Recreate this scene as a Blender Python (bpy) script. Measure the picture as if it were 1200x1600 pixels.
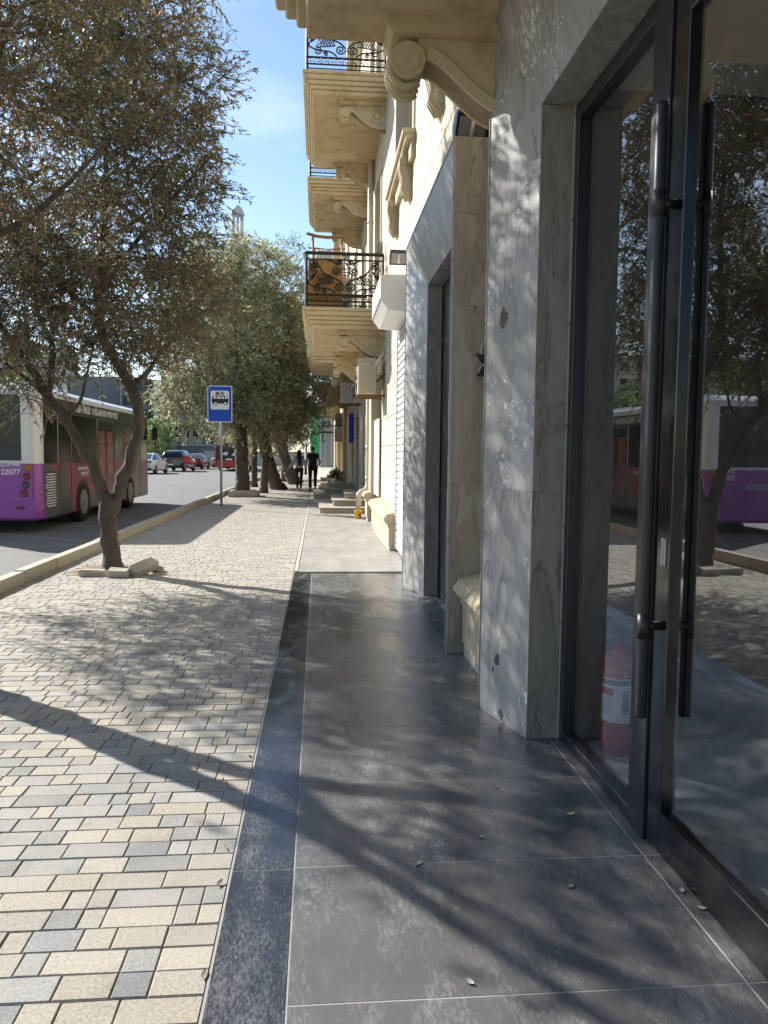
import bpy, math, random
import numpy as np
from mathutils import Vector, Matrix

scene = bpy.context.scene
for o in list(bpy.data.objects):
    bpy.data.objects.remove(o)
COL = scene.collection
R = math.radians

# ------------------------------------------------------------------ camera
CAM_H = 1.45
yaw, pitch, roll = R(4.9), R(4.3), R(0.6)
fw = Vector((math.sin(yaw) * math.cos(pitch), math.cos(yaw) * math.cos(pitch), -math.sin(pitch)))
r0 = Vector((math.cos(yaw), -math.sin(yaw), 0))
u0 = r0.cross(fw)
rt = r0 * math.cos(roll) + u0 * math.sin(roll)
up = u0 * math.cos(roll) - r0 * math.sin(roll)
cam_data = bpy.data.cameras.new("camera")
cam = bpy.data.objects.new("camera", cam_data)
COL.objects.link(cam)
cam.matrix_world = Matrix(((rt.x, up.x, -fw.x, 0), (rt.y, up.y, -fw.y, 0), (rt.z, up.z, -fw.z, CAM_H), (0, 0, 0, 1)))
cam_data.sensor_fit = 'HORIZONTAL'
cam_data.sensor_width = 36.0
cam_data.lens = 36.0
cam_data.clip_start = 0.05
cam_data.clip_end = 3000
scene.camera = cam
scene.render.resolution_x, scene.render.resolution_y = 768, 1024

# ------------------------------------------------------------------ light
SUN_DIR = Vector((1.25, -1.10, -1.0)).normalized()      # the way the light travels
world = bpy.data.worlds.new("World")
scene.world = world
world.use_nodes = True
wn = world.node_tree
for n in list(wn.nodes):
    wn.nodes.remove(n)
w_out = wn.nodes.new("ShaderNodeOutputWorld")
w_bg = wn.nodes.new("ShaderNodeBackground")
w_sky = wn.nodes.new("ShaderNodeTexSky")
w_sky.sky_type = 'NISHITA'
w_sky.sun_disc = False
w_sky.sun_elevation = math.asin(-SUN_DIR.z)
w_sky.sun_rotation = math.atan2(-SUN_DIR.x, -SUN_DIR.y)
w_sky.air_density = 1.0
w_sky.dust_density = 0.3
w_sky.ozone_density = 2.0
w_bg.inputs['Strength'].default_value = 0.115
# thin streaks of cloud low in the sky
w_tc = wn.nodes.new("ShaderNodeTexCoord")
w_map = wn.nodes.new("ShaderNodeMapping")
w_map.inputs['Scale'].default_value = (1.2, 1.2, 5.0)
w_map.inputs['Rotation'].default_value = (0.25, 0.1, 0)
w_noise = wn.nodes.new("ShaderNodeTexNoise")
w_noise.inputs['Scale'].default_value = 2.2
w_noise.inputs['Detail'].default_value = 6
w_ramp = wn.nodes.new("ShaderNodeValToRGB")
w_ramp.color_ramp.elements[0].position = 0.58
w_ramp.color_ramp.elements[1].position = 0.85
w_ramp.color_ramp.elements[0].color = (0, 0, 0, 1)
w_ramp.color_ramp.elements[1].color = (0.35, 0.35, 0.35, 1)
w_mix = wn.nodes.new("ShaderNodeMixRGB")
w_mix.inputs['Color2'].default_value = (8.0, 8.3, 8.8, 1)
L = wn.links.new
L(w_tc.outputs['Generated'], w_map.inputs['Vector'])
L(w_map.outputs['Vector'], w_noise.inputs['Vector'])
L(w_noise.outputs['Fac'], w_ramp.inputs['Fac'])
L(w_ramp.outputs['Color'], w_mix.inputs['Fac'])
L(w_sky.outputs['Color'], w_mix.inputs['Color1'])
L(w_mix.outputs['Color'], w_bg.inputs['Color'])
L(w_bg.outputs['Background'], w_out.inputs['Surface'])

sun_data = bpy.data.lights.new("sun", 'SUN')
sun_data.energy = 5.0
sun_data.angle = R(0.53)
sun_data.color = (1.0, 0.965, 0.905)
sun = bpy.data.objects.new("sun", sun_data)
COL.objects.link(sun)
sun.location = (-30, 25, 30)
sun.rotation_euler = SUN_DIR.to_track_quat('-Z', 'Y').to_euler()

scene.view_settings.view_transform = 'Standard'
scene.view_settings.look = 'None'
scene.view_settings.exposure = 0.95
scene.view_settings.gamma = 1.0
scene.view_settings.use_curve_mapping = False
scene.render.engine = 'CYCLES'
scene.cycles.use_denoising = True
scene.cycles.max_bounces = 8
scene.cycles.transparent_max_bounces = 16
scene.cycles.glossy_bounces = 4
scene.cycles.caustics_reflective = False
scene.cycles.caustics_refractive = False
scene.cycles.sample_clamp_indirect = 6.0

# ------------------------------------------------------------------ helpers
OFF = {}

def off(parent):
    return OFF.get(parent.name, Vector((0, 0, 0))) if parent else Vector((0, 0, 0))

def tag(o, label=None, cat=None, group=None, kind=None):
    if label: o['label'] = label
    if cat: o['category'] = cat
    if group: o['group'] = group
    if kind: o['kind'] = kind
    return o

def empty(name, loc=(0, 0, 0), label=None, cat=None, group=None):
    o = bpy.data.objects.new(name, None)
    o.empty_display_size = 0.2
    COL.objects.link(o)
    o.location = loc
    OFF[o.name] = Vector(loc)
    return tag(o, label, cat, group)

def link(name, me, parent=None):
    o = bpy.data.objects.new(name, me)
    COL.objects.link(o)
    if parent:
        o.parent = parent
        OFF[o.name] = off(parent)
    else:
        OFF[o.name] = Vector((0, 0, 0))
    return o

class MB:
    """collects shapes in world coordinates, builds one mesh object"""
    def __init__(s):
        s.v, s.f, s.m, s.sm = [], [], [], []
    def add(s, vs, fs, mi=0, smooth=False):
        b = len(s.v)
        s.v.extend([tuple(p) for p in vs])
        for f in fs:
            s.f.append([i + b for i in f]); s.m.append(mi); s.sm.append(smooth)
        return s
    def box(s, x0, x1, y0, y1, z0, z1, mi=0):
        vs = [(x0, y0, z0), (x1, y0, z0), (x1, y1, z0), (x0, y1, z0), (x0, y0, z1), (x1, y0, z1), (x1, y1, z1), (x0, y1, z1)]
        return s.add(vs, [(0, 3, 2, 1), (4, 5, 6, 7), (0, 1, 5, 4), (1, 2, 6, 5), (2, 3, 7, 6), (3, 0, 4, 7)], mi)
    def cbox(s, x0, x1, y0, y1, z0, z1, c=0.005, mi=0):
        """box with chamfered edges"""
        c = min(c, (x1 - x0) / 2.2, (y1 - y0) / 2.2, (z1 - z0) / 2.2)
        X, Y, Z = (x0, x1), (y0, y1), (z0, z1)
        vs = []; idx = {}
        for i in (0, 1):
            for j in (0, 1):
                for k in (0, 1):
                    dx, dy, dz = (c, -c)[i], (c, -c)[j], (c, -c)[k]
                    idx[i, j, k, 0] = len(vs); vs.append((X[i], Y[j] + dy, Z[k] + dz))
                    idx[i, j, k, 1] = len(vs); vs.append((X[i] + dx, Y[j], Z[k] + dz))
                    idx[i, j, k, 2] = len(vs); vs.append((X[i] + dx, Y[j] + dy, Z[k]))
        fs = []
        q = [(0, 0), (1, 0), (1, 1), (0, 1)]
        for i in (0, 1):
            f = [idx[i, a, b, 0] for a, b in q]; fs.append(f if i else f[::-1])
            f = [idx[a, i, b, 1] for a, b in q]; fs.append(f[::-1] if i else f)
            f = [idx[a, b, i, 2] for a, b in q]; fs.append(f if i else f[::-1])
        for i in (0, 1):
            for j in (0, 1):
                f = [idx[i, j, 0, 0], idx[i, j, 1, 0], idx[i, j, 1, 1], idx[i, j, 0, 1]]; fs.append(f if i != j else f[::-1])
                f = [idx[i, 0, j, 0], idx[i, 1, j, 0], idx[i, 1, j, 2], idx[i, 0, j, 2]]; fs.append(f if i == j else f[::-1])
                f = [idx[0, i, j, 1], idx[1, i, j, 1], idx[1, i, j, 2], idx[0, i, j, 2]]; fs.append(f if i != j else f[::-1])
        for i in (0, 1):
            for j in (0, 1):
                for k in (0, 1):
                    f = [idx[i, j, k, 0], idx[i, j, k, 1], idx[i, j, k, 2]]
                    fs.append(f if (i + j + k) % 2 else f[::-1])
        return s.add(vs, fs, mi)
    def prism(s, poly, fn, a, b, mi=0, smooth=False):
        """poly: 2-D points; fn(u,v,t) -> point; extruded from t=a to t=b"""
        n = len(poly)
        vs = [fn(u, v, a) for u, v in poly] + [fn(u, v, b) for u, v in poly]
        s.add(vs, [[i, (i + 1) % n, n + (i + 1) % n, n + i] for i in range(n)], mi, smooth)
        base = len(s.v) - 2 * n
        s.f.append([base + i for i in range(n)][::-1]); s.m.append(mi); s.sm.append(False)
        s.f.append([base + n + i for i in range(n)]); s.m.append(mi); s.sm.append(False)
        return s
    def tube(s, pts, rad, n=6, mi=0, cap=True, smooth=True):
        pts = [Vector(p) for p in pts]
        if not hasattr(rad, '__len__'): rad = [rad] * len(pts)
        vs = []; prev = None
        for i, p in enumerate(pts):
            d = (pts[min(i + 1, len(pts) - 1)] - pts[max(i - 1, 0)])
            d = d.normalized() if d.length > 1e-9 else Vector((0, 0, 1))
            if prev is None:
                a = Vector((0, 0, 1)) if abs(d.z) < 0.9 else Vector((1, 0, 0))
                prev = a.cross(d).normalized()
            prev = (prev - d * prev.dot(d)).normalized()
            q = d.cross(prev)
            for k in range(n):
                t = 2 * math.pi * k / n
                vs.append(p + (prev * math.cos(t) + q * math.sin(t)) * rad[i])
        fs = []
        for i in range(len(pts) - 1):
            for k in range(n):
                fs.append((i * n + k, i * n + (k + 1) % n, (i + 1) * n + (k + 1) % n, (i + 1) * n + k))
        s.add(vs, fs, mi, smooth)
        if cap:
            b = len(s.v) - len(vs)
            s.f.append([b + k for k in range(n)][::-1]); s.m.append(mi); s.sm.append(False)
            e = b + (len(pts) - 1) * n
            s.f.append([e + k for k in range(n)]); s.m.append(mi); s.sm.append(False)
        return s
    def lathe(s, c, axis, prof, n=20, mi=0, smooth=True):
        """prof: (radius, along) pairs about axis 'X','Y' or 'Z' through c"""
        vs = []
        for r, h in prof:
            for k in range(n):
                t = 2 * math.pi * k / n
                a, b = r * math.cos(t), r * math.sin(t)
                vs.append({'Z': (c[0] + a, c[1] + b, c[2] + h), 'X': (c[0] + h, c[1] + a, c[2] + b), 'Y': (c[0] + b, c[1] + h, c[2] + a)}[axis])
        fs = []
        for i in range(len(prof) - 1):
            for k in range(n):
                fs.append((i * n + k, i * n + (k + 1) % n, (i + 1) * n + (k + 1) % n, (i + 1) * n + k))
        s.add(vs, fs, mi, smooth)
        b = len(s.v) - len(vs)
        if prof[0][0] > 1e-4: s.f.append([b + k for k in range(n)][::-1]); s.m.append(mi); s.sm.append(False)
        e = b + (len(prof) - 1) * n
        if prof[-1][0] > 1e-4: s.f.append([e + k for k in range(n)]); s.m.append(mi); s.sm.append(False)
        return s
    def panel(s, p, t, shrink=0.0015, mi=0):
        """slab on the quad p (counter-clockwise seen from its face), thickness t backwards"""
        p = [Vector(q) for q in p]
        nrm = (p[1] - p[0]).cross(p[3] - p[0]).normalized()
        c = sum(p, Vector()) / 4
        f = []
        for i in range(4):
            a = (p[(i + 1) % 4] - p[i]).normalized(); b = (p[i - 1] - p[i]).normalized()
            f.append(p[i] + (a + b) * shrink)
        ch = 0.0012
        g = []
        for i in range(4):
            a = (f[(i + 1) % 4] - f[i]).normalized(); b = (f[i - 1] - f[i]).normalized()
            g.append(f[i] + (a + b) * ch)
        back = [q - nrm * t for q in f]; mid = [q - nrm * ch for q in f]
        vs = g + mid + back
        fs = [(0, 1, 2, 3), (11, 10, 9, 8)]
        for i in range(4):
            j = (i + 1) % 4
            fs.append((4 + i, 4 + j, j, i)); fs.append((8 + i, 8 + j, 4 + j, 4 + i))
        return s.add(vs, fs, mi)
    def mesh(s, name, mats, o=Vector((0, 0, 0))):
        me = bpy.data.meshes.new(name)
        me.from_pydata([(a - o.x, b - o.y, c - o.z) for a, b, c in s.v], [], s.f)
        for m in (mats if isinstance(mats, (list, tuple)) else [mats]):
            me.materials.append(m)
        me.polygons.foreach_set('material_index', s.m)
        me.polygons.foreach_set('use_smooth', s.sm)
        me.update()
        return me
    def build(s, name, mats, parent=None):
        return link(name, s.mesh(name, mats, off(parent)), parent)

def copy_tree(src, loc, rz=None, label=None, group=None):
    c = src.copy(); COL.objects.link(c)
    c.location = loc
    if rz is not None: c.rotation_euler = (0, 0, rz)
    if label: c['label'] = label
    if group: c['group'] = group
    for ch in list(src.children):
        d = ch.copy(); COL.objects.link(d); d.parent = c
        for g in list(ch.children):
            e = g.copy(); COL.objects.link(e); e.parent = d
    return c

# ------------------------------------------------------------------ materials
def nodes_of(name):
    m = bpy.data.materials.new(name)
    m.use_nodes = True
    nt = m.node_tree
    b = nt.nodes['Principled BSDF']
    return m, nt, b

def N(nt, kind, **kw):
    n = nt.nodes.new(kind)
    for k, v in kw.items():
        if k in n.inputs: n.inputs[k].default_value = v
        else: setattr(n, k, v)
    return n

def rgb(c):
    return (c[0], c[1], c[2], 1)

def plain(name, c, rough=0.5, metal=0.0, spec=0.5, var=0.12, scale=8.0, bump=0.0, coat=0.0, alpha_c=None):
    """a colour with a little uneven wear"""
    m, nt, b = nodes_of(name)
    tc = N(nt, 'ShaderNodeTexCoord')
    no = N(nt, 'ShaderNodeTexNoise', Scale=scale, Detail=5.0, Roughness=0.6)
    nt.links.new(tc.outputs['Object'], no.inputs['Vector'])
    mx = N(nt, 'ShaderNodeMixRGB')
    d = tuple(x * (1 - var) for x in c); l = tuple(min(1, x * (1 + var)) for x in c)
    mx.inputs['Color1'].default_value = rgb(d); mx.inputs['Color2'].default_value = rgb(alpha_c or l)
    nt.links.new(no.outputs['Fac'], mx.inputs['Fac'])
    nt.links.new(mx.outputs['Color'], b.inputs['Base Color'])
    rm = N(nt, 'ShaderNodeMapRange')
    rm.inputs['To Min'].default_value = max(0.02, rough - 0.1); rm.inputs['To Max'].default_value = min(1, rough + 0.12)
    nt.links.new(no.outputs['Fac'], rm.inputs['Value'])
    nt.links.new(rm.outputs['Result'], b.inputs['Roughness'])
    b.inputs['Metallic'].default_value = metal
    b.inputs['Specular IOR Level'].default_value = spec
    b.inputs['Coat Weight'].default_value = coat
    if bump:
        bp = N(nt, 'ShaderNodeBump', Strength=bump, Distance=0.01)
        n2 = N(nt, 'ShaderNodeTexNoise', Scale=scale * 8, Detail=4.0)
        nt.links.new(tc.outputs['Object'], n2.inputs['Vector'])
        nt.links.new(n2.outputs['Fac'], bp.inputs['Height'])
        nt.links.new(bp.outputs['Normal'], b.inputs['Normal'])
    return m

def stone(name, c1, c2, c3, s1=1.2, s2=14.0, rough=0.75, bump=0.25, stretch=(1, 1, 1), streak=0.0, bdist=0.01):
    """stone with large stains and fine grain"""
    m, nt, b = nodes_of(name)
    tc = N(nt, 'ShaderNodeTexCoord')
    mp = N(nt, 'ShaderNodeMapping'); mp.inputs['Scale'].default_value = stretch
    nt.links.new(tc.outputs['Object'], mp.inputs['Vector'])
    a = N(nt, 'ShaderNodeTexNoise', Scale=s1, Detail=6.0, Roughness=0.65)
    g = N(nt, 'ShaderNodeTexNoise', Scale=s2, Detail=6.0, Roughness=0.7)
    for q in (a, g): nt.links.new(mp.outputs['Vector'], q.inputs['Vector'])
    m1 = N(nt, 'ShaderNodeMixRGB'); m1.inputs['Color1'].default_value = rgb(c1); m1.inputs['Color2'].default_value = rgb(c2)
    r1 = N(nt, 'ShaderNodeMapRange'); r1.inputs['From Min'].default_value = 0.3; r1.inputs['From Max'].default_value = 0.7
    nt.links.new(a.outputs['Fac'], r1.inputs['Value']); nt.links.new(r1.outputs['Result'], m1.inputs['Fac'])
    m2 = N(nt, 'ShaderNodeMixRGB'); m2.inputs['Color2'].default_value = rgb(c3)
    r2 = N(nt, 'ShaderNodeMapRange'); r2.inputs['From Min'].default_value = 0.5; r2.inputs['From Max'].default_value = 0.85
    nt.links.new(g.outputs['Fac'], r2.inputs['Value']); nt.links.new(r2.outputs['Result'], m2.inputs['Fac'])
    nt.links.new(m1.outputs['Color'], m2.inputs['Color1'])
    last = m2
    if streak:
        st = N(nt, 'ShaderNodeTexNoise', Scale=1.0, Detail=5.0)
        sm = N(nt, 'ShaderNodeMapping'); sm.inputs['Scale'].default_value = (7, 7, 0.7)
        nt.links.new(tc.outputs['Object'], sm.inputs['Vector']); nt.links.new(sm.outputs['Vector'], st.inputs['Vector'])
        r3 = N(nt, 'ShaderNodeMapRange'); r3.inputs['From Min'].default_value = 0.55; r3.inputs['From Max'].default_value = 0.75; r3.inputs['To Max'].default_value = streak
        nt.links.new(st.outputs['Fac'], r3.inputs['Value'])
        m3 = N(nt, 'ShaderNodeMixRGB'); m3.inputs['Color2'].default_value = rgb([q * 0.45 for q in c3])
        nt.links.new(r3.outputs['Result'], m3.inputs['Fac']); nt.links.new(last.outputs['Color'], m3.inputs['Color1'])
        last = m3
    nt.links.new(last.outputs['Color'], b.inputs['Base Color'])
    b.inputs['Roughness'].default_value = rough
    bp = N(nt, 'ShaderNodeBump', Strength=bump, Distance=bdist)
    nt.links.new(g.outputs['Fac'], bp.inputs['Height']); nt.links.new(bp.outputs['Normal'], b.inputs['Normal'])
    return m

def marble(name, base, dark, light, rough=0.28, chips=0.0):
    """polished grey marble, veins running mostly upwards"""
    m, nt, b = nodes_of(name)
    tc = N(nt, 'ShaderNodeTexCoord')
    oi = N(nt, 'ShaderNodeObjectInfo')
    sh = N(nt, 'ShaderNodeVectorMath', operation='SCALE'); sh.inputs[0].default_value = (13.7, 7.1, 29.3)
    nt.links.new(oi.outputs['Random'], sh.inputs['Scale'])
    ad = N(nt, 'ShaderNodeVectorMath', operation='ADD')
    nt.links.new(tc.outputs['Object'], ad.inputs[0]); nt.links.new(sh.outputs['Vector'], ad.inputs[1])
    mp = N(nt, 'ShaderNodeMapping'); mp.inputs['Scale'].default_value = (2.6, 2.6, 0.55); mp.inputs['Rotation'].default_value = (0.12, 0.1, 0)
    nt.links.new(ad.outputs['Vector'], mp.inputs['Vector'])
    n0 = N(nt, 'ShaderNodeTexNoise', Scale=1.6, Detail=3.0, Distortion=0.6)
    n1 = N(nt, 'ShaderNodeTexNoise', Scale=2.4, Detail=8.0, Roughness=0.62, Distortion=1.4)
    n2 = N(nt, 'ShaderNodeTexNoise', Scale=42.0, Detail=5.0, Roughness=0.7)
    for q in (n0, n1): nt.links.new(mp.outputs['Vector'], q.inputs['Vector'])
    mp2 = N(nt, 'ShaderNodeMapping'); mp2.inputs['Scale'].default_value = (1, 1, 0.18)
    nt.links.new(ad.outputs['Vector'], mp2.inputs['Vector']); nt.links.new(mp2.outputs['Vector'], n2.inputs['Vector'])
    # vein: narrow band where the distorted noise crosses one half
    ab = N(nt, 'ShaderNodeMath', operation='SUBTRACT'); ab.inputs[1].default_value = 0.5
    ab2 = N(nt, 'ShaderNodeMath', operation='ABSOLUTE')
    nt.links.new(n1.outputs['Fac'], ab.inputs[0]); nt.links.new(ab.outputs[0], ab2.inputs[0])
    vr = N(nt, 'ShaderNodeMapRange'); vr.inputs['From Min'].default_value = 0.0; vr.inputs['From Max'].default_value = 0.022
    vr.inputs['To Min'].default_value = 0.75; vr.inputs['To Max'].default_value = 0.0
    nt.links.new(ab2.outputs[0], vr.inputs['Value'])
    vm = N(nt, 'ShaderNodeMath', operation='MULTIPLY')
    nr = N(nt, 'ShaderNodeMapRange'); nr.inputs['From Min'].default_value = 0.40; nr.inputs['From Max'].default_value = 0.55
    nt.links.new(n0.outputs['Fac'], nr.inputs['Value'])
    nt.links.new(vr.outputs['Result'], vm.inputs[0]); nt.links.new(nr.outputs['Result'], vm.inputs[1])
    c1 = N(nt, 'ShaderNodeMixRGB'); c1.inputs['Color1'].default_value = rgb(base); c1.inputs['Color2'].default_value = rgb(light)
    r1 = N(nt, 'ShaderNodeMapRange'); r1.inputs['From Min'].default_value = 0.35; r1.inputs['From Max'].default_value = 0.72
    nt.links.new(n1.outputs['Fac'], r1.inputs['Value']); nt.links.new(r1.outputs['Result'], c1.inputs['Fac'])
    c2 = N(nt, 'ShaderNodeMixRGB'); c2.inputs['Color2'].default_value = rgb(dark)
    nt.links.new(vm.outputs[0], c2.inputs['Fac']); nt.links.new(c1.outputs['Color'], c2.inputs['Color1'])
    c3 = N(nt, 'ShaderNodeMixRGB', blend_type='MULTIPLY'); c3.inputs['Fac'].default_value = 0.55
    r2 = N(nt, 'ShaderNodeValToRGB'); r2.color_ramp.elements[0].position = 0.3; r2.color_ramp.elements[1].position = 0.7
    r2.color_ramp.elements[0].color = (0.62, 0.62, 0.62, 1)
    nt.links.new(n2.outputs['Fac'], r2.inputs['Fac']); nt.links.new(r2.outputs['Color'], c3.inputs['Color2']); nt.links.new(c2.outputs['Color'], c3.inputs['Color1'])
    last = c3
    if chips:
        vo = N(nt, 'ShaderNodeTexNoise', Scale=26.0, Detail=3.0, Roughness=0.8)
        big = N(nt, 'ShaderNodeTexNoise', Scale=2.2, Detail=2.0)
        nt.links.new(ad.outputs['Vector'], vo.inputs['Vector']); nt.links.new(ad.outputs['Vector'], big.inputs['Vector'])
        mu = N(nt, 'ShaderNodeMath', operation='MULTIPLY'); nt.links.new(vo.outputs['Fac'], mu.inputs[0]); nt.links.new(big.outputs['Fac'], mu.inputs[1])
        cr = N(nt, 'ShaderNodeMapRange'); cr.inputs['From Min'].default_value = 0.365; cr.inputs['From Max'].default_value = 0.385; cr.inputs['To Max'].default_value = chips
        nt.links.new(mu.outputs[0], cr.inputs['Value'])
        c4 = N(nt, 'ShaderNodeMixRGB'); c4.inputs['Color2'].default_value = (0.72, 0.74, 0.77, 1)
        nt.links.new(cr.outputs['Result'], c4.inputs['Fac']); nt.links.new(last.outputs['Color'], c4.inputs['Color1'])
        last = c4
    nt.links.new(last.outputs['Color'], b.inputs['Base Color'])
    rr = N(nt, 'ShaderNodeMapRange'); rr.inputs['To Min'].default_value = rough - 0.08; rr.inputs['To Max'].default_value = rough + 0.2
    nt.links.new(n2.outputs['Fac'], rr.inputs['Value']); nt.links.new(rr.outputs['Result'], b.inputs['Roughness'])
    bp = N(nt, 'ShaderNodeBump', Strength=0.04, Distance=0.01)
    nt.links.new(n2.outputs['Fac'], bp.inputs['Height']); nt.links.new(bp.outputs['Normal'], b.inputs['Normal'])
    return m

def glass_mat(name, tint=(0.8, 0.84, 0.84), ior=1.6, rough=0.0):
    m = bpy.data.materials.new(name); m.use_nodes = True
    nt = m.node_tree; nt.nodes.clear()
    out = N(nt, 'ShaderNodeOutputMaterial')
    tr = N(nt, 'ShaderNodeBsdfTransparent'); tr.inputs['Color'].default_value = rgb(tint)
    gl = N(nt, 'ShaderNodeBsdfGlossy'); gl.inputs['Roughness'].default_value = rough
    gl.inputs['Color'].default_value = (0.96, 0.97, 0.98, 1)
    fr = N(nt, 'ShaderNodeFresnel'); fr.inputs['IOR'].default_value = ior
    ge = N(nt, 'ShaderNodeNewGeometry')
    su = N(nt, 'ShaderNodeMath', operation='SUBTRACT'); su.inputs[0].default_value = 1.0
    mu = N(nt, 'ShaderNodeMath', operation='MULTIPLY')
    mi = N(nt, 'ShaderNodeMixShader')
    nt.links.new(ge.outputs['Backfacing'], su.inputs[1])
    nt.links.new(fr.outputs['Fac'], mu.inputs[0]); nt.links.new(su.outputs[0], mu.inputs[1])
    nt.links.new(mu.outputs[0], mi.inputs['Fac']); nt.links.new(tr.outputs[0], mi.inputs[1]); nt.links.new(gl.outputs[0], mi.inputs[2])
    nt.links.new(mi.outputs[0], out.inputs['Surface'])
    return m


def text_mesh(body, size, mat, name, parent, M, extrude=0.002, align='CENTER', offset=0.0):
    """lettering as a mesh; M maps text plane (x right, y up, z out) to the world"""
    cu = bpy.data.curves.new(name, 'FONT')
    cu.body = body; cu.size = size; cu.extrude = extrude; cu.align_x = align; cu.align_y = 'CENTER'; cu.offset = offset
    cu.resolution_u = 3
    t = bpy.data.objects.new(name + '_tmp', cu); COL.objects.link(t)
    dg = bpy.context.evaluated_depsgraph_get()
    me = bpy.data.meshes.new_from_object(t.evaluated_get(dg))
    bpy.data.objects.remove(t); bpy.data.curves.remove(cu)
    me.transform(M)
    me.transform(Matrix.Translation(-off(parent)))
    me.materials.clear(); me.materials.append(mat)
    me.name = name
    return link(name, me, parent)

def frame(o, ex, ey):
    """matrix with text x axis ex, y axis ey at origin o"""
    ex = Vector(ex).normalized(); ey = Vector(ey).normalized(); ez = ex.cross(ey)
    return Matrix(((ex.x, ey.x, ez.x, o[0]), (ex.y, ey.y, ez.y, o[1]), (ex.z, ey.z, ez.z, o[2]), (0, 0, 0, 1)))

# ---- shared materials
M = {}
M['cream'] = stone('cream_limestone', (0.53, 0.465, 0.335), (0.57, 0.505, 0.375), (0.44, 0.375, 0.255), s1=0.9, s2=22, rough=0.85, bump=0.12, streak=0.18)
M['cream_old'] = stone('weathered_limestone', (0.56, 0.46, 0.30), (0.50, 0.41, 0.27), (0.30, 0.23, 0.14), s1=2.2, s2=9, rough=0.9, bump=0.3, streak=0.45)
M['soffit'] = stone('balcony_plaster', (0.61, 0.50, 0.32), (0.55, 0.43, 0.25), (0.24, 0.16, 0.08), s1=1.6, s2=3.2, rough=0.9, bump=0.15)
M['marble'] = marble('grey_marble', (0.31, 0.295, 0.28), (0.10, 0.085, 0.07), (0.47, 0.455, 0.44), rough=0.34, chips=0.0)
M['marble_chip'] = marble('grey_marble_scuffed', (0.335, 0.315, 0.29), (0.10, 0.082, 0.064), (0.47, 0.45, 0.42), rough=0.34, chips=0.8)
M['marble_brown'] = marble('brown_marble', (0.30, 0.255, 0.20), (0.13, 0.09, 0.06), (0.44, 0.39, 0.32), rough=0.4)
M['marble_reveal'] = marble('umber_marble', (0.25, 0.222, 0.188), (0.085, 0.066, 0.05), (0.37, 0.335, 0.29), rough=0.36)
M['shutter_white'] = plain('shutter_white', (0.52, 0.52, 0.50), 0.45, var=0.12, scale=3)
M['mortar'] = plain('mortar', (0.10, 0.09, 0.08), 0.9)
M['grout'] = plain('pale_grout', (0.36, 0.345, 0.32), 0.85, var=0.3, scale=12)
M['joint'] = stone('sand_joint', (0.25, 0.22, 0.17), (0.31, 0.27, 0.21), (0.16, 0.14, 0.11), s1=3, s2=60, rough=0.95)
M['kerb'] = stone('kerb_limestone', (0.48, 0.43, 0.34), (0.42, 0.38, 0.31), (0.33, 0.29, 0.23), s1=3, s2=40, rough=0.85, bump=0.2)
M['soil'] = stone('dry_soil', (0.24, 0.16, 0.10), (0.30, 0.21, 0.14), (0.14, 0.09, 0.06), s1=9, s2=50, rough=1.0, bump=0.9)
M['black_metal'] = plain('black_powder_coat', (0.012, 0.012, 0.014), 0.4, var=0.25)
M['dark_frame'] = plain('dark_aluminium', (0.018, 0.019, 0.021), 0.33, var=0.2)
M['black_glass'] = plain('black_backed_glass', (0.006, 0.007, 0.008), 0.10, var=0.1, spec=0.9)
M['steel'] = plain('galvanised_steel', (0.42, 0.43, 0.44), 0.38, metal=0.75, var=0.1)
M['iron'] = plain('wrought_iron', (0.018, 0.016, 0.015), 0.55, var=0.3, scale=20)
M['white_paint'] = plain('white_paint', (0.74, 0.73, 0.70), 0.45, var=0.06)
M['off_white'] = plain('aged_white_plastic', (0.66, 0.63, 0.55), 0.5, var=0.1, scale=4)
M['rust'] = stone('rusty_steel', (0.20, 0.11, 0.06), (0.13, 0.07, 0.04), (0.30, 0.17, 0.09), s1=6, s2=30, rough=0.85)
M['glass'] = glass_mat('shop_glass', (0.88, 0.90, 0.90), 2.8)
M['dark_glass'] = plain('dark_window_glass', (0.006, 0.007, 0.008), 0.12, var=0.1, spec=0.42)
M['dark_door'] = plain('dark_door_panel', (0.035, 0.036, 0.038), 0.3, var=0.2)
M['inner_wall'] = plain('shop_wall_paint', (0.60, 0.59, 0.56), 0.8, var=0.05)
M['inner_ceiling'] = plain('shop_ceiling_paint', (0.55, 0.53, 0.48), 0.85, var=0.04)
M['bark'] = stone('olive_bark', (0.10, 0.078, 0.06), (0.155, 0.125, 0.098), (0.028, 0.02, 0.015), s1=6, s2=30, rough=0.95, bump=1.0, stretch=(1, 1, 0.22), bdist=0.05)
M['twig'] = plain('twig_bark', (0.22, 0.175, 0.135), 0.9, var=0.35, scale=3)

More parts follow.
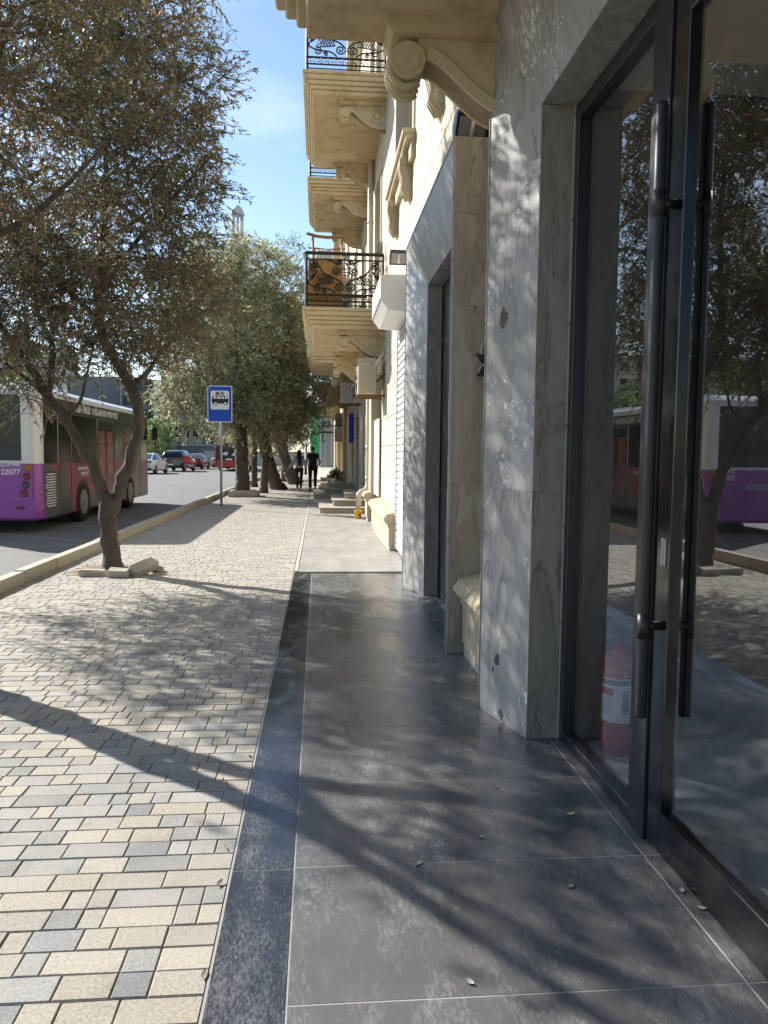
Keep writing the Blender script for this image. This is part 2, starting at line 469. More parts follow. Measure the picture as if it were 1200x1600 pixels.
def attr_color_mat(name, source, rough, grain, sp=0.5, speck=None):
    """colour from the object or from a colour attribute, broken by grain"""
    m, nt, b = nodes_of(name)
    if source == 'OBJECT':
        a = N(nt, 'ShaderNodeObjectInfo'); col = a.outputs['Color']
    else:
        a = N(nt, 'ShaderNodeAttribute'); a.attribute_name = source; col = a.outputs['Color']
    geo = N(nt, 'ShaderNodeNewGeometry')
    n1 = N(nt, 'ShaderNodeTexNoise', Scale=grain, Detail=6.0, Roughness=0.75)
    n2 = N(nt, 'ShaderNodeTexNoise', Scale=2.3, Detail=4.0, Roughness=0.6)
    for q in (n1, n2): nt.links.new(geo.outputs['Position'], q.inputs['Vector'])
    r = N(nt, 'ShaderNodeValToRGB'); r.color_ramp.elements[0].position = 0.3; r.color_ramp.elements[1].position = 0.72
    r.color_ramp.elements[0].color = (0.55, 0.55, 0.55, 1); r.color_ramp.elements[1].color = (1.22, 1.22, 1.22, 1)
    nt.links.new(n1.outputs['Fac'], r.inputs['Fac'])
    mu = N(nt, 'ShaderNodeMixRGB', blend_type='MULTIPLY'); mu.inputs['Fac'].default_value = 1.0
    nt.links.new(col, mu.inputs['Color1']); nt.links.new(r.outputs['Color'], mu.inputs['Color2'])
    # windblown sand lying over the stones
    du = N(nt, 'ShaderNodeMixRGB'); du.inputs['Color2'].default_value = (0.42, 0.378, 0.312, 1)
    dr = N(nt, 'ShaderNodeMapRange'); dr.inputs['From Min'].default_value = 0.42; dr.inputs['From Max'].default_value = 0.78; dr.inputs['To Max'].default_value = 0.75
    nt.links.new(n2.outputs['Fac'], dr.inputs['Value']); nt.links.new(dr.outputs['Result'], du.inputs['Fac'])
    nt.links.new(mu.outputs['Color'], du.inputs['Color1'])
    n4 = N(nt, 'ShaderNodeTexNoise', Scale=6.5, Detail=8.0, Roughness=0.7)
    nt.links.new(geo.outputs['Position'], n4.inputs['Vector'])
    d4 = N(nt, 'ShaderNodeMapRange'); d4.inputs['From Min'].default_value = 0.56; d4.inputs['From Max'].default_value = 0.74; d4.inputs['To Max'].default_value = 0.55
    nt.links.new(n4.outputs['Fac'], d4.inputs['Value'])
    st_ = N(nt, 'ShaderNodeMixRGB'); st_.inputs['Color2'].default_value = (0.16, 0.14, 0.115, 1)
    nt.links.new(d4.outputs['Result'], st_.inputs['Fac']); nt.links.new(du.outputs['Color'], st_.inputs['Color1'])
    nt.links.new(st_.outputs['Color'], b.inputs['Base Color'])
    b.inputs['Roughness'].default_value = rough
    bp = N(nt, 'ShaderNodeBump', Strength=0.35, Distance=0.004)
    nt.links.new(n1.outputs['Fac'], bp.inputs['Height']); nt.links.new(bp.outputs['Normal'], b.inputs['Normal'])
    return m

M['paver'] = attr_color_mat('concrete_paver', 'OBJECT', 0.85, 95)
M['pavers'] = attr_color_mat('concrete_pavers', 'Col', 0.85, 95)

def floor_mat(name, base, light, fleck, rough, flecks, s_fleck, bump=0.03):
    """polished floor stone with scuffs and dust"""
    m, nt, b = nodes_of(name)
    geo = N(nt, 'ShaderNodeNewGeometry')
    n1 = N(nt, 'ShaderNodeTexNoise', Scale=1.7, Detail=7.0, Roughness=0.7, Distortion=0.3)
    n2 = N(nt, 'ShaderNodeTexNoise', Scale=s_fleck, Detail=6.0, Roughness=0.8)
    n3 = N(nt, 'ShaderNodeTexNoise', Scale=3.2, Detail=10.0, Roughness=0.72, Distortion=0.7)
    mpf = N(nt, 'ShaderNodeMapping'); mpf.inputs['Rotation'].default_value = (0, 0, 0.7); mpf.inputs['Scale'].default_value = (1.0, 0.32, 1.0)
    nt.links.new(geo.outputs['Position'], mpf.inputs['Vector'])
    nt.links.new(geo.outputs['Position'], n1.inputs['Vector'])
    for q in (n2, n3): nt.links.new(mpf.outputs['Vector'], q.inputs['Vector'])
    c1 = N(nt, 'ShaderNodeMixRGB'); c1.inputs['Color1'].default_value = rgb(base); c1.inputs['Color2'].default_value = rgb(light)
    r1 = N(nt, 'ShaderNodeMapRange'); r1.inputs['From Min'].default_value = 0.35; r1.inputs['From Max'].default_value = 0.7
    nt.links.new(n1.outputs['Fac'], r1.inputs['Value']); nt.links.new(r1.outputs['Result'], c1.inputs['Fac'])
    ad = N(nt, 'ShaderNodeMath', operation='MULTIPLY'); nt.links.new(n2.outputs['Fac'], ad.inputs[0]); nt.links.new(n3.outputs['Fac'], ad.inputs[1])
    r2 = N(nt, 'ShaderNodeMapRange'); r2.inputs['From Min'].default_value = 0.245; r2.inputs['From Max'].default_value = 0.43; r2.inputs['To Max'].default_value = flecks
    nt.links.new(ad.outputs[0], r2.inputs['Value'])
    c2 = N(nt, 'ShaderNodeMixRGB'); c2.inputs['Color2'].default_value = rgb(fleck)
    nt.links.new(r2.outputs['Result'], c2.inputs['Fac']); nt.links.new(c1.outputs['Color'], c2.inputs['Color1'])
    nt.links.new(c2.outputs['Color'], b.inputs['Base Color'])
    rr = N(nt, 'ShaderNodeMapRange'); rr.inputs['From Min'].default_value = 0.3; rr.inputs['From Max'].default_value = 0.7
    rr.inputs['To Min'].default_value = rough - 0.1; rr.inputs['To Max'].default_value = rough + 0.18
    nt.links.new(n3.outputs['Fac'], rr.inputs['Value']); nt.links.new(rr.outputs['Result'], b.inputs['Roughness'])
    bp = N(nt, 'ShaderNodeBump', Strength=bump, Distance=0.004)
    nt.links.new(n2.outputs['Fac'], bp.inputs['Height']); nt.links.new(bp.outputs['Normal'], b.inputs['Normal'])
    return m

M['tile'] = floor_mat('dark_slate_tile', (0.104, 0.102, 0.098), (0.15, 0.147, 0.14), (0.46, 0.45, 0.42), 0.25, 0.65, 120)
M['granite'] = floor_mat('black_granite', (0.022, 0.024, 0.028), (0.045, 0.048, 0.053), (0.27, 0.27, 0.27), 0.15, 0.8, 150)
M['ramp'] = floor_mat('grey_stone_slab', (0.30, 0.285, 0.255), (0.38, 0.36, 0.325), (0.50, 0.47, 0.41), 0.45, 0.75, 24)
M['shop_floor'] = floor_mat('pale_shop_tile', (0.58, 0.59, 0.59), (0.64, 0.64, 0.64), (0.70, 0.70, 0.69), 0.22, 0.3, 20)
M['asphalt'] = floor_mat('worn_asphalt', (0.125, 0.122, 0.115), (0.17, 0.165, 0.155), (0.28, 0.265, 0.24), 0.8, 0.8, 120, bump=0.4)
M['earth'] = stone('far_ground', (0.22, 0.20, 0.17), (0.26, 0.24, 0.20), (0.18, 0.16, 0.13), s1=0.2, s2=3, rough=1.0)

# ------------------------------------------------------------------ ground, road, kerb
def sheet(name, mat, x0, x1, y0, y1, z, kind='structure', parent=None):
    mb = MB().add([(x0, y0, z), (x1, y0, z), (x1, y1, z), (x0, y1, z)], [(0, 1, 2, 3)])
    o = mb.build(name, mat, parent)
    if kind and not parent: tag(o, kind=kind)
    return o

sheet('ground', M['earth'], -900, 900, -300, 1500, -0.20)
sheet('road', M['asphalt'], -17.0, -3.34, -30, 300, -0.12)
far_pav = MB().box(-24, -17.0, -30, 300, -0.19, 0.0).build('far_pavement', M['kerb']); tag(far_pav, kind='structure')

# worn yellow lines of the bus bay
M['worn_yellow'] = plain('worn_yellow_line', (0.30, 0.235, 0.14), 0.85, var=0.5, scale=14)
mk = MB()
for (xa, ya, xb, yb) in ((-6.6, 11.3, -3.7, 13.4), (-3.7, 13.4, -6.6, 15.4), (-6.6, 15.4, -3.7, 17.4), (-3.7, 17.4, -6.6, 19.5)):
    d = Vector((xb - xa, yb - ya, 0)).normalized(); n = Vector((-d.y, d.x, 0)) * 0.05
    mk.add([(xa - n.x, ya - n.y, -0.116), (xb - n.x, yb - n.y, -0.116), (xb + n.x, yb + n.y, -0.116), (xa + n.x, ya + n.y, -0.116)], [(3, 2, 1, 0)])
tag(mk.build('road_marking', M['worn_yellow']), kind='structure')

kerb_root = MB().box(-3.335, -3.225, -4, 120, -0.16, -0.02).build('kerb', M['mortar']); tag(kerb_root, kind='structure')
kr = random.Random(5)
stone_me = MB().cbox(-3.35, -3.21, 0.004, 0.996, -0.15, 0.128, 0.012).mesh('kerb_stone', M['kerb'])
for i in range(-4, 60):
    if i == 8: pass
    o = link('kerb_stone', stone_me, kerb_root)
    o.location = (kr.uniform(-0.006, 0.006), i + 0.7, kr.uniform(-0.006, 0.006))
    o.rotation_euler = (kr.uniform(-0.003, 0.003), 0, kr.uniform(-0.004, 0.004))
o = MB().box(-3.35, -3.21, 60.7, 119, -0.15, 0.125).build('kerb_row', M['kerb'], kerb_root)

# ------------------------------------------------------------------ pavement of small concrete blocks
PITS = [(-2.92, -2.12, 9.18, 9.95), (-3.1, -2.35, 4.85, 5.75)]
pavement = sheet('pavement', M['joint'], -3.225, -0.285, -4, 60, -0.007)
sheet('pavement_far', M['kerb'], -3.225, -0.285, 60, 120, -0.004)
pr = random.Random(11)
PITCH, GAP = 0.105, 0.0028
LEN = [0.072, 0.098, 0.152, 0.218]
CREAM = [(0.415, 0.368, 0.285), (0.445, 0.393, 0.30), (0.385, 0.348, 0.28), (0.47, 0.42, 0.335), (0.405, 0.372, 0.308)]
GREY = [(0.275, 0.268, 0.255), (0.315, 0.308, 0.293), (0.36, 0.348, 0.325), (0.245, 0.24, 0.232), (0.39, 0.375, 0.345)]
blocks = []
y = -2.0; bias = 0.0
while y < 46:
    x = -0.2985 - (pr.random() * 0.0)
    row_b = pr.uniform(-0.12, 0.12)
    while x > -3.2:
        l = pr.choices(LEN, (4, 4, 4, 4))[0]
        if x - l < -3.215: l = x + 3.215
        if l < 0.03: break
        cx, cy = x - l / 2, y + PITCH / 2
        if not any(a - 0.02 < cx < b + 0.02 and c < cy < d for a, b, c, d in PITS):
            c = pr.choice(CREAM) if pr.random() < 0.56 + row_b else pr.choice(GREY)
            fade = min(1, max(0, (y - 2.2) / 7)) * 0.62
            k = pr.uniform(0.92, 1.08)
            c = tuple((v * (1 - fade) + d * fade) * k for v, d in zip(c, (0.405, 0.372, 0.315)))
            blocks.append((cx, cy, l, c, pr.uniform(-0.0025, 0.001), pr.uniform(-0.010, 0.010), pr.uniform(-0.008, 0.008)))
        x -= l
    y += PITCH

def project(p):
    v = Vector(p) - Vector((0, 0, CAM_H)); d = v.dot(fw)
    return (0.5 + v.dot(rt) / d, 0.6667 - v.dot(up) / d, d) if d > 0.2 else (9, 9, d)

seen = []
for i, bk in enumerate(blocks):
    u, v, d = project((bk[0], bk[1], 0))
    if -0.02 < u < 1.02 and v < 1.345:
        seen.append((bk[2] / d ** 3, i))
seen.sort(reverse=True)
single = set(i for _, i in seen[:300])

def block_verts(l, w):
    c = 0.0035; hx, hy = l / 2 - GAP / 2, w / 2 - GAP / 2
    top = [(-hx + c, -hy + c, 0), (hx - c, -hy + c, 0), (hx - c, hy - c, 0), (-hx + c, hy - c, 0)]
    mid = [(-hx, -hy, -c), (hx, -hy, -c), (hx, hy, -c), (-hx, hy, -c)]
    bot = [(-hx, -hy, -0.03), (hx, -hy, -0.03), (hx, hy, -0.03), (-hx, hy, -0.03)]
    return top + mid + bot
BF = [(0, 1, 2, 3)] + [(4 + i, 4 + (i + 1) % 4, (i + 1) % 4, i) for i in range(4)] + [(8 + i, 8 + (i + 1) % 4, 4 + (i + 1) % 4, 4 + i) for i in range(4)]
paver_me = {}
V, Fc, Cc = [], [], []
for i, (cx, cy, l, c, dz, tx, ty) in enumerate(blocks):
    if i in single:
        key = round(l, 3)
        if key not in paver_me:
            paver_me[key] = MB().add(block_verts(l, PITCH), BF).mesh('paver', M['paver'])
        o = link('paver', paver_me[key], pavement)
        o.location = (cx, cy, dz); o.rotation_euler = (tx, ty, tx * 0.6)
        o.color = (c[0], c[1], c[2], 1)
    else:
        b = len(V)
        V.extend([(cx + a, cy + q, dz + z + q * tx - a * ty) for a, q, z in block_verts(l, PITCH)])
        nf = BF if cy < 14 else BF[:5]
        Fc.extend([[k + b for k in f] for f in nf])
        Cc.extend([(c[0], c[1], c[2], 1)] * 12)
me = bpy.data.meshes.new('small_pavers'); me.from_pydata(V, [], Fc)
ca = me.color_attributes.new('Col', 'FLOAT_COLOR', 'POINT')
ca.data.foreach_set('color', np.array(Cc, dtype=np.float32).ravel())
me.materials.append(M['pavers'])
o = link('small_pavers', me, pavement); tag(o, kind='stuff')

# ------------------------------------------------------------------ tiled walkway before the shops
walk = sheet('walkway', M['grout'], -0.2985, 1.60, -3, 9.27, 0.0032)
M['grout_dim'] = M['grout']
JY = [-2.88, -2.20, -1.51, -0.83, -0.14, 0.55, 1.235, 1.925, 2.605, 3.293, 3.98, 4.665, 5.35, 6.035, 6.72, 7.405, 8.09, 8.775, 9.27]
for a, b in zip(JY[:-1], JY[1:]):
    e = 0.002 if a < 3.9 else 0.0009
    MB().cbox(-0.0765, 1.183, a + 0.002, b - e, -0.02, 0.004, 0.0012).build('floor_tile', M['tile'], walk)
    MB().cbox(1.187, 1.598, a + 0.002, b - 0.002, -0.02, 0.004, 0.0012).build('edge_tile', M['tile'], walk)
SY = [-2.85, -1.49, -0.13, 1.23, 2.595, 3.955, 5.315, 6.675, 8.035, 9.27]
for a, b in zip(SY[:-1], SY[1:]):
    MB().cbox(-0.2915, -0.0805, a + 0.0015, b - 0.0015, -0.02, 0.0045, 0.0012).build('border_slab', M['granite'], walk)
# the raised grey walkway beyond
ramp = MB().box(-0.238, 1.6, 9.27, 22.4, -0.1, 0.022).build('raised_walkway', M['ramp']); tag(ramp, kind='structure')
MB().cbox(-0.285, -0.241, 9.275, 21.6, -0.06, 0.03, 0.004).build('edging', M['kerb'], ramp)
for a in np.arange(9.9, 22, 1.35):
    MB().box(-0.236, 1.2, a, a + 0.004, 0.0205, 0.0223).build('slab_joint', M['mortar'], ramp)
sheet('walkway_far', M['kerb'], -0.285, 1.6, 22.4, 120, 0.012)

# ------------------------------------------------------------------ the long stone building on the right
WX = 1.22
bld = empty('stone_building', (WX, 12, 0), 'long cream limestone building with balconies and marble shop portals along the walkway', 'building')
B_END = 62.0

# openings: y0, y1, z0, z1
OPEN = [(-0.8, 3.756, 0, 3.6), (5.98, 7.74, 0, 3.6), (8.45, 11.3, 0, 3.6), (15.0, 16.25, 0, 3.1), (17.9, 19.4, 0, 3.1), (20.4, 21.6, 0.6, 3.1),
        (23.4, 25.2, 0, 3.1), (27.0, 28.2, 0.6, 3.1), (30.2, 32.4, 0, 3.1), (34.5, 35.7, 0.6, 3.1), (38, 40, 0, 3.1), (43, 44.4, 0.6, 3.1), (48, 50.2, 0, 3.1), (54, 55.4, 0, 3.1)]
WIN = []
for a, b in ((0.6, 2.8), (5.85, 8.15), (10.25, 12.5), (25.2, 26.9), (28.2, 29.9), (37.5, 39.2), (41, 42.7), (52, 53.7), (56, 57.7)):
    WIN.append((a, b, 5.6, 8.1)); WIN.append((a, b, 9.6, 12.1))
BDOOR = []
for a, b in ((15.5, 17.0), (20.7, 22.2), (32, 33.6), (46, 47.6)):
    BDOOR.append((a, b, 4.1, 7.1)); BDOOR.append((a, b, 8.1, 11.1))
HOLES = OPEN + WIN + BDOOR
bands = [(0, 0.6)] + [(0.6 + 0.5 * k, 1.1 + 0.5 * k) for k in range(25)]
for z0, z1 in bands:
    segs = [(-4.0, B_END)]
    for (a, b, c, d) in HOLES:
        if c < z1 - 0.01 and d > z0 + 0.01:
            new = []
            for s0, s1 in segs:
                if b <= s0 or a >= s1: new.append((s0, s1)); continue
                if a > s0: new.append((s0, a))
                if b < s1: new.append((b, s1))
            segs = new
    for s0, s1 in segs:
        MB().cbox(WX, WX + 0.42, s0, s1, z0 + 0.004, z1 - 0.004, 0.005).build('stone_course', M['cream'], bld)
cor = MB()
for k, (dx, z0, z1) in enumerate(((0.1, 13.1, 13.25), (0.22, 13.25, 13.4), (0.42, 13.4, 13.6))):
    cor.cbox(WX - dx, WX + 0.42, -4.0 - dx, B_END + dx, z0, z1, 0.02)
cor.build('cornice', M['cream'], bld)
MB().box(WX + 0.43, WX + 8, -4.2, B_END, 3.4, 13.3).box(WX + 5, WX + 8, -4.2, B_END, 0, 3.39).build('inner_block', M['inner_wall'], bld)

# ---- windows
def window(y0, y1, z0, z1, sill):
    xf = WX + 0.24
    w = MB()
    t = 0.09
    w.cbox(xf, xf + 0.07, y0, y0 + t, z0, z1, 0.006).cbox(xf, xf + 0.07, y1 - t, y1, z0, z1, 0.006)
    w.cbox(xf, xf + 0.07, y0 + t, y1 - t, z0, z0 + t, 0.006).cbox(xf, xf + 0.07, y0 + t, y1 - t, z1 - t, z1, 0.006)
    ym = (y0 + y1) / 2
    w.cbox(xf + 0.003, xf + 0.067, ym - 0.04, ym + 0.04, z0 + t, z1 - t, 0.006)
    w.cbox(xf + 0.005, xf + 0.065, y0 + t, y1 - t, z0 + (z1 - z0) * 0.68, z0 + (z1 - z0) * 0.68 + 0.07, 0.006)
    wo = w.build('window', M['off_white'], bld)
    for a, b in ((y0 + t, ym - 0.04), (ym + 0.04, y1 - t)):
        MB().box(xf + 0.03, xf + 0.04, a, b, z0 + t, z1 - t).build('pane', M['dark_glass'], wo)
    # architrave standing proud of the wall
    s = MB(); a = 0.13
    s.cbox(WX - 0.028, WX + 0.1, y0 - a, y0 - 0.002, z0, z1 + a, 0.01).cbox(WX - 0.028, WX + 0.1, y1 + 0.002, y1 + a, z0, z1 + a, 0.01)
    s.cbox(WX - 0.03, WX + 0.1, y0 - 0.002, y1 + 0.002, z1 + 0.002, z1 + a - 0.002, 0.01)
    s.build('architrave', M['cream'], wo)
    if sill:
        s = MB()
        for dx, za, zb in ((0.17, -0.07, 0.0), (0.13, -0.13, -0.07), (0.06, -0.34, -0.13)):
            s.cbox(WX - dx, WX + 0.02, y0 - 0.2, y1 + 0.2, z0 + za, z0 + zb, 0.008)
        s.build('sill', M['cream_old'], wo)
        for yb in (y0 + 0.25, y1 - 0.25):
            bracket(yb, z0 - 0.34, wo)

def bracket(yc, zt, parent):
    """carved leaf console under a sill"""
    prof = [(0, 0.18), (-0.13, 0.18), (-0.15, 0.08), (-0.14, -0.05), (-0.10, -0.2), (-0.12, -0.29), (-0.07, -0.38), (-0.03, -0.41), (0.0, -0.48)]
    s = MB().prism(prof, lambda u, v, t: (WX + u, yc + t, zt + v), -0.10, 0.10)
    for k in range(3):
        y = yc - 0.07 + 0.07 * k
        s.tube([(WX - 0.155, y, zt + 0.1), (WX - 0.15, y, zt - 0.05), (WX - 0.115, y, zt - 0.2), (WX - 0.125, y, zt - 0.3), (WX - 0.06, y, zt - 0.42)], [0.018, 0.028, 0.022, 0.03, 0.012], 6)
    s.lathe((WX - 0.10, yc, zt + 0.05), 'Y', [(0.055, -0.12), (0.055, 0.12)], 12)
    s.build('bracket', M['cream_old'], parent)

for y0, y1, z0, z1 in WIN: window(y0, y1, z0, z1, z0 < 6 or y0 < 15)
for y0, y1, z0, z1 in BDOOR: window(y0, y1, z0, z1, False)

# ---- wrought iron patterns
def spiral(cx, cy, r, turns, a0, sgn=1, n=16):
    return [(cx + r * (1 - 0.86 * i / n) * math.cos(a0 + sgn * turns * 2 * math.pi * i / n), cy + r * (1 - 0.86 * i / n) * math.sin(a0 + sgn * turns * 2 * math.pi * i / n)) for i in range(n + 1)]

def arc(cx, cy, r, a0, a1, n=10):
    return [(cx + r * math.cos(a0 + (a1 - a0) * i / n), cy + r * math.sin(a0 + (a1 - a0) * i / n)) for i in range(n + 1)]

def bez(p0, p1, p2, p3, n=10):
    out = []
    for i in range(n + 1):
        t = i / n; q = 1 - t
        out.append(tuple(q ** 3 * a + 3 * q * q * t * b + 3 * q * t * t * c + t ** 3 * d for a, b, c, d in zip(p0, p1, p2, p3)))
    return out

def iron_pattern(w):
    """polylines of one railing panel, w wide and about a metre high: (points, radius)"""
    P = []
    h = [(0, 0.97, 0.022), (0, 0.86, 0.010), (0, 0.235, 0.011), (0, 0.115, 0.011), (0, 0.04, 0.008)]
    for x, z, r in h: P.append(([(x, z), (w, z)], r))
    for x in (0.012, w - 0.012): P.append(([(x, 0.0), (x, 0.97)], 0.014))
    # meander
    n = max(3, int(w / 0.125)); s = (w - 0.04) / n
    for k in range(n):
        a = 0.02 + k * s
        P.append(([(a, 0.125), (a, 0.215), (a + s * 0.75, 0.215), (a + s * 0.75, 0.16), (a + s * 0.38, 0.16), (a + s * 0.38, 0.18)], 0.0065))
    c = w / 2; q = w / 1.3
    for sg in (-1, 1):
        X = lambda t: c + sg * t * q
        f = lambda pts: [(X(u), v) for u, v in pts]
        sp = lambda cx, cy, r, t, a: f(spiral(cx, cy, r, t, a))
        P.append((sp(0.10, 0.38, 0.085, 1.6, math.pi), 0.010))
        P.append((sp(0.10, 0.80, 0.05, 1.3, -1.0), 0.009))
        P.append((sp(0.15, 0.66, 0.085, 1.7, 2.2), 0.010))
        P.append((sp(0.50, 0.78, 0.075, 1.7, 3.6), 0.010))
        P.append((sp(0.47, 0.34, 0.07, 1.5, 1.0), 0.009))
        P.append((sp(0.34, 0.29, 0.04, 1.4, 0.3), 0.008))
        P.append((f(bez((0.02, 0.40), (0.14, 0.60), (0.30, 0.46), (0.42, 0.72))), 0.011))
        P.append((f(bez((0.42, 0.72), (0.46, 0.80), (0.52, 0.74), (0.56, 0.86))), 0.010))
        P.append((f(bez((0.16, 0.26), (0.30, 0.42), (0.40, 0.28), (0.62, 0.42))), 0.010))
        P.append((f(bez((0.62, 0.42), (0.60, 0.55), (0.50, 0.56), (0.46, 0.66))), 0.010))
        P.append((f(bez((0.06, 0.86), (0.10, 0.70), (0.24, 0.90), (0.30, 0.84))), 0.009))
        P.append((f(arc(0.62, 0.62, 0.13, math.pi * 0.6, math.pi * 1.4)), 0.009))
        P.append((f(arc(0.62, 0.62, 0.08, math.pi * 0.55, math.pi * 1.45)), 0.009))
        # little lattice field
        for k in range(5):
            t = k * 0.045
            P.append((f([(0.22 + t, 0.44), (0.30 + t * 0.9, 0.57)]), 0.006))
            P.append((f([(0.30 + t, 0.42), (0.20 + t * 0.9, 0.55)]), 0.006))
        P.append((f([(0.19, 0.44), (0.50, 0.40), (0.44, 0.60), (0.24, 0.575), (0.19, 0.44)]), 0.008))
    return P

def iron_panel(mb, w, place, n=4):
    for pts, r in iron_pattern(w):
        mb.tube([place(u, v) for u, v in pts], r * 1.45, n, smooth=False)

def corbel(mb, y0, y1, zs, depth=0.85):
    """scroll bracket under a balcony, between y0 and y1"""
    k = depth / 0.85
    curve = bez((-0.66, -0.20), (-0.56, -0.20), (-0.44, -0.40), (-0.28, -0.455), 8) + bez((-0.28, -0.455), (-0.18, -0.485), (-0.08, -0.49), (0.05, -0.50), 5)[1:]
    place = lambda u, v, t: (WX + u * k, t, zs + v)
    mb.prism([(0.05, 0.0), (-0.87, 0.0), (-0.87, -0.05), (-0.84, -0.085), (0.05, -0.085)], place, y0 - 0.03, y1 + 0.03)
    body = [(0.05, -0.086), (-0.70, -0.086)] + [(-0.70, -0.20)] + curve
    mb.prism(body, place, y0 + 0.025, y1 - 0.025)
    # raised rim following the curve, both faces
    rim = curve + [(u + 0.02, v + 0.055) for u, v in curve[::-1]]
    mb.prism(rim, place, y0, y1)
    for r, e in ((0.092, 0.0), (0.06, 0.006)):
        mb.lathe((WX - 0.755 * k, (y0 + y1) / 2, zs - 0.205), 'Y', [(r, -(y1 - y0) / 2 - e), (r, (y1 - y0) / 2 + e)], 20)
    # three fluted bands wrapped over the scroll front
    for t in (0.2, 0.5, 0.8):
        y = y0 + (y1 - y0) * t
        mb.tube([(WX + (-0.755 + 0.095 * math.cos(a)) * k, y, zs - 0.215 + 0.115 * math.sin(a)) for a in [math.pi * (0.75 + 0.12 * i) for i in range(9)]], 0.022, 6)
    # carved rosette on the side that faces the street's near end
    mb.lathe((WX - 0.17 * k, y0 + 0.022, zs - 0.22), 'Y', [(0.09, 0.0), (0.085, -0.015), (0.055, -0.006), (0.03, -0.02), (0.0, -0.024)], 14)
    return mb

def balcony(yn, yf, zb, xo=-0.30, rail=True, inset=0.16, style=0):
    s = MB()
    for z0, z1, ins in ((0.0, 0.075, inset), (0.077, 0.145, inset * 0.72), (0.147, 0.215, inset * 0.40), (0.217, 0.30, inset * 0.12), (0.302, 0.36, -0.01)):
        s.cbox(xo + ins, WX + 0.01, yn + ins * 0.8, yf - ins * 0.8, zb + z0, zb + z1, 0.012)
    so = s.build('balcony', M['soffit'], bld)
    for yc in (yn + 0.42, yf - 0.42) if yf - yn < 5 else (yf - 0.32, (yn + yf) / 2, yn + 0.4):
        corbel(MB(), yc - 0.11, yc + 0.11, zb).build('corbel', M['soffit'], so)
    if rail:
        zt = zb + 0.36
        r = MB()
        iron_panel(r, WX - xo - 0.1, lambda u, v: (xo + 0.06 + u, yn + 0.05, zt + v))
        iron_panel(r, WX - xo - 0.1, lambda u, v: (xo + 0.06 + u, yf - 0.05, zt + v))
        n = max(2, round((yf - yn) / 1.3)); w = (yf - yn - 0.1) / n
        for k in range(n):
            iron_panel(r, w, lambda u, v, k=k: (xo + 0.05, yn + 0.05 + k * w + u, zt + v), 3)
        r.build('railing', M['iron'], so)
    return so

balcony(-2.6, 4.63, 3.74, xo=-0.275, inset=0.20)
balcony(14.3, 18.2, 3.76)
balcony(14.3, 18.2, 7.92)
balcony(19.65, 23.3, 3.76)
balcony(19.65, 23.3, 7.92)
balcony(30.6, 34.4, 3.90)
balcony(30.6, 34.4, 7.92)
balcony(45.0, 48.8, 4.00)

# ---- marble portals
def portal(y0o, y0i, y1i, y1o, xo, xi, xr, zi, zo, splits, chip):
    hi = [z for z in splits if z < zi] + [zi]
    quads = []      # (points, material)
    mk, mb_ = M['marble_chip' if chip else 'marble'], M['marble_brown']
    zs = [0.0045] + hi
    for a, b in zip(zs[:-1], zs[1:]):
        quads.append(([(xo, y1o, a), (xi, y1i, a), (xi, y1i, b), (xo, y1o, b)], mk))
        quads.append(([(xi, y0i, a), (xo, y0o, a), (xo, y0o, b), (xi, y0i, b)], mk))
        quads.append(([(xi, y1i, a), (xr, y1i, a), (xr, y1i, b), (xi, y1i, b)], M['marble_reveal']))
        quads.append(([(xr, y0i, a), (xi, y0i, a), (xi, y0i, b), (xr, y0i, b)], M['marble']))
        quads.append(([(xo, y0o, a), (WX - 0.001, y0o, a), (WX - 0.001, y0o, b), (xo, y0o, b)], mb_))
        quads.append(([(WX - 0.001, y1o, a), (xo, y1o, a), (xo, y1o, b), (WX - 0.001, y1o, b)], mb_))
    # mitred tops of the piers and the sloping header in three slabs
    quads.append(([(xo, y1o, zi), (xi, y1i, zi), (xi, y1i, zi + 0.001), (xo, y1o, zo)], mk))
    quads.append(([(xi, y0i, zi), (xo, y0o, zi), (xo, y0o, zo), (xi, y0i, zi + 0.001)], mk))
    n = max(2, round((y1i - y0i) / 1.2))
    for k in range(n):
        ya, yb = y1i + (y0i - y1i) * k / n, y1i + (y0i - y1i) * (k + 1) / n
        oa, ob = y1o + (y0o - y1o) * k / n, y1o + (y0o - y1o) * (k + 1) / n
        if k == 0: oa = y1o
        quads.append(([(xi, ya, zi), (xi, yb, zi), (xo, ob, zo), (xo, oa, zo)], mk))
        quads.append(([(xi, yb, zi), (xi, ya, zi), (xr, ya, zi), (xr, yb, zi)], M['marble']))
    quads.append(([(xo, y0o, zi), (WX - 0.001, y0o, zi), (WX - 0.001, y0o, zo), (xo, y0o, zo)], mb_))
    quads.append(([(WX - 0.001, y1o, zi), (xo, y1o, zi), (xo, y1o, zo), (WX - 0.001, y1o, zo)], mb_))
    quads.append(([(xo, y0o, zo), (WX - 0.001, y0o, zo), (WX - 0.001, y1o, zo), (xo, y1o, zo)], mk))
    core = MB()
    for p, m in quads:
        q = [Vector(v) for v in p]
        n_ = (q[1] - q[0]).cross(q[3] - q[0])
        if n_.length < 1e-7: n_ = (q[1] - q[0]).cross(q[2] - q[0])
        n_.normalize()
        core.add([v - n_ * 0.012 for v in q], [(0, 1, 2, 3)])
    co = core.build('portal', M['mortar'], bld)
    for p, m in quads:
        MB().panel(p, 0.02, 0.0003).build('marble_panel', m, co)
    return co

portal(-1.3, -0.8, 3.756, 4.27, 0.919, 1.064, 1.256, 3.14, 3.735, (1.27,), True)
portal(5.455, 5.98, 7.74, 8.38, 0.925, 1.078, 1.24, 3.14, 3.66, (1.25, 2.50), False)
MB().box(1.236, 1.28, 5.98, 7.74, 0.005, 3.14).build('portal_door', M['dark_door'], bld)

